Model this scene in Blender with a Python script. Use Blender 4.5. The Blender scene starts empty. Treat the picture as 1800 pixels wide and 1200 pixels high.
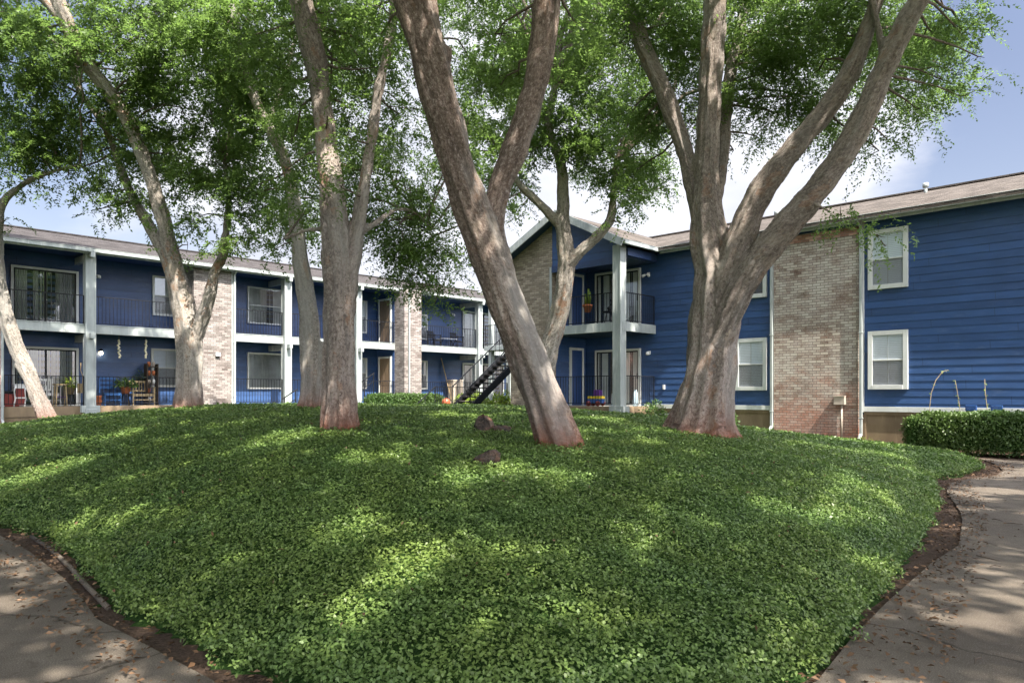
import bpy, math, random
import numpy as np
from mathutils import Vector, Matrix
S = bpy.context.scene
COL = S.collection
rng = np.random.default_rng(7)
random.seed(7)

# ---------------------------------------------------------------- camera, sky, sun, exposure
F, EYE, HOR = 1285.0, 1.5, 692.0
cam = bpy.data.cameras.new('camera'); camo = bpy.data.objects.new('camera', cam); COL.objects.link(camo)
camo.location = (0, 0, EYE); camo.rotation_euler = (math.radians(90), 0, 0)
cam.sensor_width = 36; cam.lens = F / 1800 * 36; cam.shift_y = (HOR - 600) / 1800; cam.clip_end = 2000; cam.clip_start = 0.05
S.camera = camo
SUN_AZ = math.radians(143); SUN_EL = math.radians(54)
W = bpy.data.worlds.new('World'); S.world = W; W.use_nodes = True
wn = W.node_tree.nodes; wl = W.node_tree.links
bg = wn['Background']
sky = wn.new('ShaderNodeTexSky'); sky.sky_type = 'NISHITA'; sky.sun_disc = False
sky.sun_elevation = SUN_EL; sky.sun_rotation = SUN_AZ; sky.air_density = 1.1; sky.dust_density = 1.6; sky.ozone_density = 2.0
tc = wn.new('ShaderNodeTexCoord')
def wmath(op, a, b=None, c=None, clamp=False):
    n = wn.new('ShaderNodeMath'); n.operation = op; n.use_clamp = clamp
    for i, v in enumerate((a, b, c)):
        if v is None: continue
        if isinstance(v, (int, float)): n.inputs[i].default_value = v
        else: wl.new(v, n.inputs[i])
    return n.outputs[0]
nz = wn.new('ShaderNodeTexNoise'); nz.inputs['Scale'].default_value = 2.6; nz.inputs['Detail'].default_value = 7; nz.inputs['Roughness'].default_value = .55
mp = wn.new('ShaderNodeMapping'); mp.inputs['Scale'].default_value = (1, 1, 2.2); mp.inputs['Location'].default_value = (.4, .1, .7)
wl.new(tc.outputs['Generated'], mp.inputs[0]); wl.new(mp.outputs[0], nz.inputs['Vector'])
cd = Vector(((830 - 900) / F, 1, (HOR - 200) / F)).normalized()
dp = wn.new('ShaderNodeVectorMath'); dp.operation = 'DOT_PRODUCT'; dp.inputs[1].default_value = cd
wl.new(tc.outputs['Generated'], dp.inputs[0])
v = wmath('MULTIPLY_ADD', nz.outputs['Fac'], .22, -.11)
v = wmath('ADD', dp.outputs['Value'], v)
mr = wn.new('ShaderNodeMapRange'); mr.interpolation_type = 'SMOOTHSTEP'
wl.new(v, mr.inputs[0]); mr.inputs[1].default_value = .865; mr.inputs[2].default_value = .915
mr2 = wn.new('ShaderNodeMapRange'); mr2.interpolation_type = 'SMOOTHSTEP'
wl.new(nz.outputs['Fac'], mr2.inputs[0]); mr2.inputs[1].default_value = .60; mr2.inputs[2].default_value = .78
mx = wmath('MAXIMUM', mr.outputs[0], mr2.outputs[0])
dq = wn.new('ShaderNodeVectorMath'); dq.operation = 'DOT_PRODUCT'; dq.inputs[1].default_value = (math.sin(SUN_AZ) * math.cos(SUN_EL), math.cos(SUN_AZ) * math.cos(SUN_EL), math.sin(SUN_EL))
wl.new(tc.outputs['Generated'], dq.inputs[0]); mr3 = wn.new('ShaderNodeMapRange'); wl.new(dq.outputs['Value'], mr3.inputs[0]); mr3.inputs[1].default_value = .2; mr3.inputs[2].default_value = .75
mx = wmath('MAXIMUM', mx, mr3.outputs[0]); mx = wmath('MULTIPLY', mx, .93)
nz2 = wn.new('ShaderNodeTexNoise'); nz2.inputs['Scale'].default_value = 5; nz2.inputs['Detail'].default_value = 5
wl.new(mp.outputs[0], nz2.inputs['Vector'])
cr = wn.new('ShaderNodeValToRGB'); cr.color_ramp.elements[0].color = (1.25, 1.31, 1.55, 1); cr.color_ramp.elements[1].color = (2.15, 2.15, 2.25, 1)
cr.color_ramp.elements[0].position = .3; cr.color_ramp.elements[1].position = .7
wl.new(nz2.outputs['Fac'], cr.inputs[0])
mix = wn.new('ShaderNodeMix'); mix.data_type = 'RGBA'
# whole sky brightened towards the sun, behind the camera: fill added for the shade
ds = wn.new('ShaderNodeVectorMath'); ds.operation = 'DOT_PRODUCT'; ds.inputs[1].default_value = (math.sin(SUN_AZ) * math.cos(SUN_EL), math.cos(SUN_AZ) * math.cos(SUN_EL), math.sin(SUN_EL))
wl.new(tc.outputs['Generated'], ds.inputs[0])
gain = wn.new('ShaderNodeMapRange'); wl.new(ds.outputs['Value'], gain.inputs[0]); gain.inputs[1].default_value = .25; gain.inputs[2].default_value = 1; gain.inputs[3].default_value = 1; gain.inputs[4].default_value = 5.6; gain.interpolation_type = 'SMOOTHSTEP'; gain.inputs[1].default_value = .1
tint = wn.new('ShaderNodeMix'); tint.data_type = 'RGBA'; tint.blend_type = 'MULTIPLY'; tint.inputs[0].default_value = 1; tint.inputs[7].default_value = (.38, .31, .295, 1)
wl.new(sky.outputs[0], tint.inputs[6])
wl.new(mx, mix.inputs[0]); wl.new(tint.outputs[2], mix.inputs[6]); wl.new(cr.outputs[0], mix.inputs[7])
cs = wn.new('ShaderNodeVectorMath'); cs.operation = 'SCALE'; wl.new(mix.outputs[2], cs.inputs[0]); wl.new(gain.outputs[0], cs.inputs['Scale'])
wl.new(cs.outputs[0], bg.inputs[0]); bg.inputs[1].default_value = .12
sun = bpy.data.lights.new('sun', 'SUN'); suno = bpy.data.objects.new('sun', sun); COL.objects.link(suno)
sun.energy = 3.2; sun.angle = math.radians(.6); sun.color = (1, .93, .82)
sdir = Vector((math.sin(SUN_AZ) * math.cos(SUN_EL), math.cos(SUN_AZ) * math.cos(SUN_EL), math.sin(SUN_EL)))
suno.rotation_euler = sdir.to_track_quat('Z', 'Y').to_euler()
S.view_settings.view_transform = 'Standard'; S.view_settings.look = 'None'; S.view_settings.gamma = 1
S.view_settings.exposure = 2.38
S.cycles.max_bounces = 8; S.cycles.transparent_max_bounces = 12; S.cycles.caustics_reflective = False; S.cycles.caustics_refractive = False

# ---------------------------------------------------------------- tagging
def tag(o, label=None, cat=None, group=None, kind=None):
    if label: o['label'] = label
    if cat: o['category'] = cat
    if group: o['group'] = group
    if kind: o['kind'] = kind
    return o
def empty(name, loc=(0, 0, 0), rz=0):
    o = bpy.data.objects.new(name, None); COL.objects.link(o); o.location = loc; o.rotation_euler = (0, 0, rz); o.empty_display_size = .2
    return o
def P(px, py, Y): return Vector(((px - 900) / F * Y, Y, EYE + (HOR - py) / F * Y))

# ---------------------------------------------------------------- materials
M = {}
class NT:
    def __init__(s, name):
        s.m = bpy.data.materials.new(name); s.m.use_nodes = True; s.t = s.m.node_tree; s.b = s.t.nodes['Principled BSDF']; M[name] = s.m
        s.tc = s.t.nodes.new('ShaderNodeTexCoord')
    def n(s, typ, **kw):
        n = s.t.nodes.new(typ)
        for k, v in kw.items():
            if k in n.inputs: n.inputs[k].default_value = v
            else: setattr(n, k, v)
        return n
    def l(s, a, b): s.t.links.new(a, b)
    def coords(s, scale=(1, 1, 1), rot=(0, 0, 0), src='Object'):
        mp = s.n('ShaderNodeMapping'); mp.inputs['Scale'].default_value = scale; mp.inputs['Rotation'].default_value = rot
        s.l(s.tc.outputs[src], mp.inputs[0]); return mp.outputs[0]
    def noise(s, scale, detail=4, rough=.55, vec=None, dist=0):
        n = s.n('ShaderNodeTexNoise'); n.inputs['Scale'].default_value = scale; n.inputs['Detail'].default_value = detail
        n.inputs['Roughness'].default_value = rough; n.inputs['Distortion'].default_value = dist
        s.l(vec if vec is not None else s.tc.outputs['Object'], n.inputs['Vector']); return n.outputs['Fac']
    def ramp(s, fac, stops):
        r = s.n('ShaderNodeValToRGB'); e = r.color_ramp.elements
        while len(e) < len(stops): e.new(.5)
        for el, (p, c) in zip(e, stops):
            el.position = p; el.color = (*c, 1) if len(c) == 3 else c
        s.l(fac, r.inputs[0]); return r.outputs[0]
    def mix(s, fac, a, b, mode='MIX'):
        n = s.n('ShaderNodeMix', data_type='RGBA', blend_type=mode)
        for k, v in ((0, fac), (6, a), (7, b)):
            if isinstance(v, (int, float)): n.inputs[k].default_value = v
            elif isinstance(v, tuple): n.inputs[k].default_value = (*v, 1)
            else: s.l(v, n.inputs[k])
        return n.outputs[2]
    def math(s, op, a, b=None, clamp=False):
        n = s.n('ShaderNodeMath', operation=op, use_clamp=clamp)
        for i, v in enumerate((a, b)):
            if v is None: continue
            if isinstance(v, (int, float)): n.inputs[i].default_value = v
            else: s.l(v, n.inputs[i])
        return n.outputs[0]
    def bump(s, h, strength=.5, dist=.02, nrm=None):
        b = s.n('ShaderNodeBump'); b.inputs['Strength'].default_value = strength; b.inputs['Distance'].default_value = dist
        s.l(h, b.inputs['Height'])
        if nrm is not None: s.l(nrm, b.inputs['Normal'])
        s.l(b.outputs[0], s.b.inputs['Normal']); return b.outputs[0]
    def color(s, c):
        if isinstance(c, tuple): s.b.inputs['Base Color'].default_value = (*c, 1)
        else: s.l(c, s.b.inputs['Base Color'])
    def rough(s, r, spec=None):
        s.b.inputs['Roughness'].default_value = r
        if spec is not None: s.b.inputs['Specular IOR Level'].default_value = spec
    def metal(s, m=1): s.b.inputs['Metallic'].default_value = m

WHITE3 = ((1, 1, 1))
def paint(name, c, var=.25, rough=.5, scale=3, spec=.4, stain=None):
    t = NT(name)
    a = t.noise(scale, 6, .6, t.coords((1, 1, .35)))
    lo = tuple(x * (1 - var) for x in c); hi = tuple(min(1, x * (1 + var * .6)) for x in c)
    col = t.ramp(a, [(.3, lo), (.7, hi)])
    if stain:
        b = t.noise(9, 5, .7, t.coords((1, 1, .12)))
        f = t.ramp(b, [(.56, (0, 0, 0)), (.74, (1, 1, 1))])
        col = t.mix(f, col, stain)
    t.color(col); t.rough(rough, spec)
    t.bump(t.noise(60, 3), .15, .004)
    return t.m
# siding
def siding(name, c):
    t = NT(name)
    # board-to-board difference: white noise of board index
    sx = t.n('ShaderNodeSeparateXYZ'); t.l(t.tc.outputs['Object'], sx.inputs[0])
    bi = t.math('FLOOR', t.math('DIVIDE', sx.outputs[2], .205))
    wnz = t.n('ShaderNodeTexWhiteNoise'); wnz.noise_dimensions = '1D'; t.l(bi, wnz.inputs['W'])
    a = t.noise(1.2, 6, .65, t.coords((1, 1, 2.5)))
    f = t.math('ADD', t.math('MULTIPLY', wnz.outputs['Value'], .3), t.math('MULTIPLY', a, .7))
    col = t.ramp(f, [(.25, tuple(x * .72 for x in c)), (.75, tuple(x * 1.3 for x in c))])
    d = t.noise(5, 6, .7, t.coords((.5, .5, 1.6)))
    col = t.mix(t.ramp(d, [(.55, (0, 0, 0)), (.9, (.45, .45, .45))]), col, (.16, .2, .3))
    jx = t.math('ADD', t.math('ADD', sx.outputs[0], sx.outputs[1]), t.math('MULTIPLY', wnz.outputs['Value'], 3.66))
    jf = t.math('LESS_THAN', t.math('FRACT', t.math('DIVIDE', jx, 3.66)), .0035)
    col = t.mix(t.math('MULTIPLY', jf, .7), col, (.008, .014, .03))
    t.color(col); t.rough(.42, .45)
    g = t.noise(14, 6, .6, t.coords((1, 1, 12)))
    t.bump(g, .35, .006)
    return t.m
siding('siding_blue', (.025, .062, .165))
paint('blue_trim', (.026, .05, .125), .2, .45)
paint('door_blue', (.02, .055, .17), .15, .4)
paint('trim', (.31, .34, .335), .22, .5, 4, stain=(.56, .56, .53))
paint('trim_white', (.55, .565, .55), .12, .5, 4, stain=(.5, .5, .46))
paint('tan', (.21, .155, .10), .25, .65, 2.5, .2, stain=(.30, .23, .15))
paint('door_tan', (.19, .135, .085), .2, .5)
paint('door_grey', (.16, .15, .14), .2, .5)
paint('black_metal', (.010, .011, .014), .3, .6, 6, .25)
paint('wood_pale', (.34, .26, .15), .35, .6, 12, .2)
paint('wood_dark', (.05, .035, .025), .35, .6, 12, .2)
paint('toy_blue', (.03, .09, .28), .1, .35)
paint('chair_blue', (.03, .11, .30), .15, .4)
paint('toy_yellow', (.75, .55, .04), .1, .35)
paint('toy_red', (.20, .025, .02), .1, .35)
paint('terracotta', (.42, .13, .05), .2, .7, 10)
paint('orange_plastic', (.34, .085, .04), .1, .4)
paint('white_plastic', (.75, .75, .75), .1, .4)
paint('pale_blue', (.45, .58, .66), .1, .4)
paint('grey_box', (.42, .36, .30), .15, .5)
paint('shell', (.62, .58, .42), .3, .5, 20)
paint('concrete_light', (.45, .43, .38), .3, .8, 6, .2)
paint('purple', (.12, .03, .25), .2, .5)
t = NT('curtain'); t.color(t.ramp(t.noise(2, 3), [(.3, (.50, .50, .47)), (.7, (.68, .68, .65))])); t.rough(.9, .1)
t = NT('curtain_grey'); t.color(t.ramp(t.noise(2, 3), [(.3, (.32, .32, .31)), (.7, (.5, .5, .49))])); t.rough(.9, .1)
t = NT('blind')
sx = t.n('ShaderNodeSeparateXYZ'); t.l(t.tc.outputs['Object'], sx.inputs[0])
w = t.math('FRACT', t.math('DIVIDE', sx.outputs[2], .05))
t.color(t.ramp(w, [(0, (.30, .31, .34)), (.25, (.70, .73, .80)), (1, (.80, .83, .90))])); t.rough(.6); t.bump(w, .6, .01)
t = NT('dark_room'); t.color((.02, .022, .026)); t.rough(.8, .1)
t = NT('lamp_glow'); t.b.inputs['Emission Color'].default_value = (1, .78, .5, 1); t.b.inputs['Emission Strength'].default_value = 9
# glass: see-through with a mirror sheen
t = NT('glass'); t.t.nodes.remove(t.b)
tr = t.n('ShaderNodeBsdfTransparent'); tr.inputs[0].default_value = (.86, .90, .92, 1)
gl = t.n('ShaderNodeBsdfGlossy'); gl.inputs['Roughness'].default_value = .02; gl.inputs[0].default_value = (.9, .95, 1, 1)
fr = t.n('ShaderNodeFresnel'); fr.inputs[0].default_value = 1.5
bm_ = t.n('ShaderNodeBump'); bm_.inputs['Strength'].default_value = .05; bm_.inputs['Distance'].default_value = .02
t.l(t.noise(1.5, 2), bm_.inputs['Height']); t.l(bm_.outputs[0], gl.inputs['Normal'])
ms = t.n('ShaderNodeMixShader'); t.l(t.math('ADD', fr.outputs[0], .06, True), ms.inputs[0]); t.l(tr.outputs[0], ms.inputs[1]); t.l(gl.outputs[0], ms.inputs[2])
t.l(ms.outputs[0], t.t.nodes['Material Output'].inputs[0])
t = NT('insect_screen'); 
tr = t.n('ShaderNodeBsdfTransparent'); ms = t.n('ShaderNodeMixShader'); ms.inputs[0].default_value = .45
t.color((.16, .16, .17)); t.rough(.7, .2)
t.l(tr.outputs[0], ms.inputs[1]); t.l(t.b.outputs[0], ms.inputs[2]); t.l(ms.outputs[0], t.t.nodes['Material Output'].inputs[0])
# brick
def brick(name, c1, c2, mortar, wash, wash_amt, red=None, dark=None):
    t = NT(name)
    sx = t.n('ShaderNodeSeparateXYZ'); t.l(t.tc.outputs['Object'], sx.inputs[0])
    cx = t.n('ShaderNodeCombineXYZ'); t.l(t.math('ADD', sx.outputs[0], sx.outputs[1]), cx.inputs[0]); t.l(sx.outputs[2], cx.inputs[1])
    dn = t.n('ShaderNodeTexNoise'); dn.inputs['Scale'].default_value = 6; t.l(cx.outputs[0], dn.inputs['Vector'])
    va = t.n('ShaderNodeVectorMath', operation='SCALE'); va.inputs['Scale'].default_value = .012; t.l(dn.outputs['Color'], va.inputs[0])
    vb = t.n('ShaderNodeVectorMath', operation='ADD'); t.l(cx.outputs[0], vb.inputs[0]); t.l(va.outputs[0], vb.inputs[1])
    b = t.n('ShaderNodeTexBrick'); t.l(vb.outputs[0], b.inputs['Vector'])
    b.inputs['Scale'].default_value = 1; b.inputs['Brick Width'].default_value = .225; b.inputs['Row Height'].default_value = .078
    b.inputs['Mortar Size'].default_value = .007; b.inputs['Mortar Smooth'].default_value = .3; b.inputs['Bias'].default_value = 0
    b.inputs['Color1'].default_value = (0, 0, 0, 1); b.inputs['Color2'].default_value = (1, 1, 1, 1); b.inputs['Mortar'].default_value = (.5, .5, .5, 1)
    n1 = t.noise(18, 4, .7, cx.outputs[0])
    f = t.math('ADD', t.math('MULTIPLY', b.outputs['Color'], .62), t.math('MULTIPLY', n1, .38))
    col = t.ramp(f, [(.15, tuple(x * .55 for x in c1)), (.42, c1), (.62, c2), (.85, tuple(min(1, x * 1.25) for x in c2))])
    wf = t.noise(1.1, 6, .7, cx.outputs[0]); wf2 = t.noise(30, 4, .7, cx.outputs[0])
    ws = t.math('ADD', t.math('MULTIPLY', wf, .6), t.math('MULTIPLY', wf2, .4))
    col = t.mix(t.ramp(ws, [(.38, (0, 0, 0)), (.62, (wash_amt,) * 3)]), col, wash)
    if red:   # the wash has worn off low down
        h = t.n('ShaderNodeMapRange'); t.l(sx.outputs[2], h.inputs[0]); h.inputs[1].default_value = .2; h.inputs[2].default_value = 3.4; h.inputs[3].default_value = 1; h.inputs[4].default_value = 0
        rf = t.math('ADD', t.math('MULTIPLY', h.outputs[0], .34), t.math('ADD', t.math('MULTIPLY', t.noise(1.7, 6, .8, cx.outputs[0]), .7), t.math('MULTIPLY', t.noise(13, 3, .8, cx.outputs[0]), .35)))
        col = t.mix(t.ramp(rf, [(.66, (0, 0, 0)), (.94, (.75, .75, .75))]), col, t.mix(n1, red, tuple(x * 1.9 for x in red)))
    if dark:
        df = t.noise(1.4, 6, .75, t.coords((1.3, 1.3, .8)))
        col = t.mix(t.ramp(df, [(.6, (0, 0, 0)), (.78, (.7, .7, .7))]), col, dark)
    col = t.mix(b.outputs['Fac'], col, mortar)
    t.color(col); t.rough(.9, .15)
    hh = t.math('SUBTRACT', t.math('MULTIPLY', t.noise(40, 4, .7), .35), b.outputs['Fac'])
    t.bump(hh, .9, .012)
brick('brick_tan', (.20, .155, .115), (.29, .24, .185), (.14, .12, .10), (.36, .32, .26), .6, None, (.12, .09, .06))
brick('brick_wash', (.19, .115, .085), (.34, .29, .24), (.14, .11, .095), (.50, .475, .43), .85, (.26, .09, .05), (.07, .045, .03))
brick('brick_grey', (.13, .10, .09), (.24, .205, .19), (.11, .095, .085), (.38, .36, .34), .6, None, (.08, .055, .045))
brick('brick_red', (.30, .13, .10), (.42, .24, .2), (.25, .2, .18), (.5, .38, .33), .4)
# roof shingle
def shingle(name, c):
    t = NT(name)
    sx = t.n('ShaderNodeSeparateXYZ'); t.l(t.tc.outputs['Object'], sx.inputs[0])
    cx = t.n('ShaderNodeCombineXYZ'); t.l(sx.outputs[0], cx.inputs[0]); t.l(t.math('MULTIPLY', sx.outputs[2], 3.6), cx.inputs[1])
    b = t.n('ShaderNodeTexBrick'); t.l(cx.outputs[0], b.inputs['Vector'])
    b.inputs['Scale'].default_value = 1; b.inputs['Brick Width'].default_value = .3; b.inputs['Row Height'].default_value = .15; b.inputs['Mortar Size'].default_value = .008
    b.inputs['Color1'].default_value = (*[x * .6 for x in c], 1); b.inputs['Color2'].default_value = (*[min(1, x * 1.45) for x in c], 1); b.inputs['Mortar'].default_value = (*[x * .3 for x in c], 1)
    n1 = t.noise(1.4, 6, .7, t.coords((1, 1, 3)))
    col = t.mix(t.ramp(n1, [(.35, (.25, .25, .25)), (.7, (1, 1, 1))]), t.mix(.6, b.outputs['Color'], tuple(x * .45 for x in c)), b.outputs['Color'])
    t.color(col); t.rough(.95, .1); t.bump(t.math('SUBTRACT', t.noise(50, 3), b.outputs['Fac']), .8, .015)
shingle('roof_brown', (.10, .086, .075)); shingle('roof_grey', (.062, .056, .055))
# bark
def bark(name, base=(.30, .245, .21), patch=.5, pale=(.56, .51, .46)):
    t = NT(name)
    gr = t.n('ShaderNodeAttribute'); gr.attribute_name = 'grain'
    def co(sc):
        mp = t.n('ShaderNodeMapping'); mp.inputs['Scale'].default_value = sc; t.l(gr.outputs['Vector'], mp.inputs[0]); return mp.outputs[0]
    a = t.noise(4.2, 8, .7, co((1, 1, .13)), .5)            # long ridges and furrows
    col = t.ramp(a, [(.32, tuple(x * .48 for x in base)), (.44, tuple(x * .78 for x in base)), (.52, base), (.60, tuple(x * 1.45 for x in base)), (.68, pale)])
    v2 = co((1, 1, .6))
    fl = t.noise(30, 8, .85, v2)                            # granular lenticels
    col = t.mix(t.ramp(fl, [(.43, (.9, .9, .9)), (.485, (0, 0, 0))]), col, tuple(x * .38 for x in base))
    col = t.mix(t.ramp(fl, [(.53, (0, 0, 0)), (.60, (.75, .75, .75))]), col, pale)
    vo = t.n('ShaderNodeTexVoronoi'); vo.inputs['Scale'].default_value = 8; vo.inputs['Randomness'].default_value = 1
    dn = t.n('ShaderNodeTexNoise'); dn.inputs['Scale'].default_value = 13; dn.inputs['Detail'].default_value = 6; t.l(v2, dn.inputs['Vector'])
    va = t.n('ShaderNodeVectorMath', operation='SCALE'); va.inputs['Scale'].default_value = .3; t.l(dn.outputs['Color'], va.inputs[0])
    vb = t.n('ShaderNodeVectorMath', operation='ADD'); t.l(v2, vb.inputs[0]); t.l(va.outputs[0], vb.inputs[1]); t.l(vb.outputs[0], vo.inputs['Vector'])
    sp = t.n('ShaderNodeSeparateColor'); t.l(vo.outputs['Color'], sp.inputs[0])
    o = t.noise(1.5, 5, .7, co((1, 1, .5)), .5)
    of = t.math('MULTIPLY', t.math('MULTIPLY', t.ramp(sp.outputs[0], [(.6, (0, 0, 0)), (.64, (1, 1, 1))]), t.ramp(o, [(.5, (0, 0, 0)), (.6, (1, 1, 1))])), patch)
    col = t.mix(of, col, t.mix(t.ramp(sp.outputs[1], [(.4, (0, 0, 0)), (.5, (1, 1, 1))]), (.40, .20, .10), (.55, .46, .37)))
    g = t.noise(1.2, 6, .65, co((1, 1, .2)))
    col = t.mix(t.ramp(g, [(.48, (0, 0, 0)), (.62, (.6, .6, .6))]), col, (.43, .42, .40))
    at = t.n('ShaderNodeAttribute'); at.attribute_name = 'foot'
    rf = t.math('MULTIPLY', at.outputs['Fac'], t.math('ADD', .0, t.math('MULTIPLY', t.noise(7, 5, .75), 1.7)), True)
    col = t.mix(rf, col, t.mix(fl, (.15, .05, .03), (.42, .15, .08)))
    t.color(col); t.rough(.92, .12)
    hgt = t.math('ADD', t.math('MULTIPLY', fl, 1.2), t.math('MULTIPLY', of, -.3))
    t.bump(t.math('ADD', hgt, t.math('MULTIPLY', a, 2.6)), 1.0, .055)
    return t.m
bark('bark', (.355, .295, .26), .45); bark('bark_pale', (.38, .34, .30), .7, (.60, .56, .51)); bark('bark_dark', (.30, .228, .19), .3, (.60, .52, .46))
t = NT('branch_bark'); t.color(t.ramp(t.noise(30, 5, .8), [(.4, (.07, .055, .045)), (.6, (.22, .18, .155))])); t.rough(.9, .1)
t = NT('twig'); t.color((.08, .062, .05)); t.rough(.9, .1)
def leafmat(name, lo, hi, trans, tfac=.4, rough=.45, spec=.35, scale=.6):
    t = NT(name)
    at = t.n('ShaderNodeAttribute'); at.attribute_name = 'rnd'
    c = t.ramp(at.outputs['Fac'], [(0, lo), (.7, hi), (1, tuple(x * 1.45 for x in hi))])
    g = t.noise(scale, 3, .5, t.tc.outputs['Object'])
    c = t.mix(t.ramp(g, [(.35, (0, 0, 0)), (.65, (.5, .5, .5))]), c, t.mix(.5, c, (hi[0] * 1.5, hi[1] * 1.1, hi[2] * .6)))
    t.color(c); t.rough(rough, spec)
    tl = t.n('ShaderNodeBsdfTranslucent'); t.l(t.mix(at.outputs['Fac'], tuple(x * .7 for x in trans), trans), tl.inputs[0])
    ms = t.n('ShaderNodeMixShader'); ms.inputs[0].default_value = tfac
    t.l(t.b.outputs[0], ms.inputs[1]); t.l(tl.outputs[0], ms.inputs[2]); t.l(ms.outputs[0], t.t.nodes['Material Output'].inputs[0])
leafmat('leaf', (.036, .072, .022), (.102, .165, .05), (.27, .43, .10), .47)
leafmat('leaf_ground', (.054, .094, .028), (.132, .205, .058), (.16, .29, .06), .25, .42, .3, 1.3)
leafmat('leaf_hedge', (.035, .075, .022), (.09, .16, .045), (.14, .24, .06), .25, .4, .4)
leafmat('leaf_bright', (.10, .17, .02), (.24, .34, .04), (.3, .42, .06), .35)
leafmat('leaf_litter', (.04, .026, .018), (.125, .082, .055), (.15, .08, .04), .1, .8, .1)
# ground stuff
t = NT('soil'); a = t.noise(3, 8, .7); b = t.noise(45, 6, .75)
t.color(t.mix(t.ramp(b, [(.4, (0, 0, 0)), (.62, (1, 1, 1))]), t.ramp(a, [(.3, (.035, .024, .018)), (.7, (.085, .058, .043))]), (.13, .09, .068))); t.rough(.95, .1)
t.bump(t.math('ADD', a, b), 1, .05)
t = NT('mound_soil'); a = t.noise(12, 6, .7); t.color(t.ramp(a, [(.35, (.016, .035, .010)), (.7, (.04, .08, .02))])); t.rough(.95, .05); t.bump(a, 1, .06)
t = NT('concrete_path'); a = t.noise(.8, 8, .65); b = t.noise(130, 5, .75); c3 = t.noise(9, 6, .75, None, 1)
col = t.ramp(a, [(.3, (.072, .057, .045)), (.5, (.112, .092, .073)), (.72, (.165, .137, .11))])
col = t.mix(t.ramp(b, [(.38, (.75, .75, .75)), (.5, (0, 0, 0))]), col, (.055, .047, .04))
col = t.mix(t.ramp(b, [(.55, (0, 0, 0)), (.66, (.8, .8, .8))]), col, (.28, .26, .23))
col = t.mix(t.ramp(c3, [(.56, (0, 0, 0)), (.66, (.65, .65, .65))]), col, (.07, .055, .045))
vo = t.n('ShaderNodeTexVoronoi'); vo.feature = 'DISTANCE_TO_EDGE'; vo.inputs['Scale'].default_value = .33
dn = t.n('ShaderNodeTexNoise'); dn.inputs['Scale'].default_value = 2.2; dn.inputs['Detail'].default_value = 6; t.l(t.tc.outputs['Object'], dn.inputs['Vector'])
va = t.n('ShaderNodeVectorMath', operation='SCALE'); va.inputs['Scale'].default_value = .5; t.l(dn.outputs['Color'], va.inputs[0])
vb = t.n('ShaderNodeVectorMath', operation='ADD'); t.l(t.tc.outputs['Object'], vb.inputs[0]); t.l(va.outputs[0], vb.inputs[1]); t.l(vb.outputs[0], vo.inputs['Vector'])
col = t.mix(t.ramp(vo.outputs['Distance'], [(.0015, (.85, .85, .85)), (.006, (0, 0, 0))]), col, (.03, .024, .018))
t.color(col); t.rough(.9, .15); t.bump(t.math('ADD', t.math('MULTIPLY', b, .8), a), .8, .012)
t = NT('grass_ground'); a = t.noise(.6, 8, .7); t.color(t.ramp(a, [(.3, (.03, .06, .018)), (.7, (.07, .11, .035))])); t.rough(.95, .1)
t = NT('stone'); a = t.noise(6, 8, .7); t.color(t.ramp(a, [(.38, (.025, .02, .018)), (.5, (.065, .05, .042)), (.62, (.12, .065, .045))])); t.rough(.9, .2); t.bump(a, 1, .04)

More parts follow.
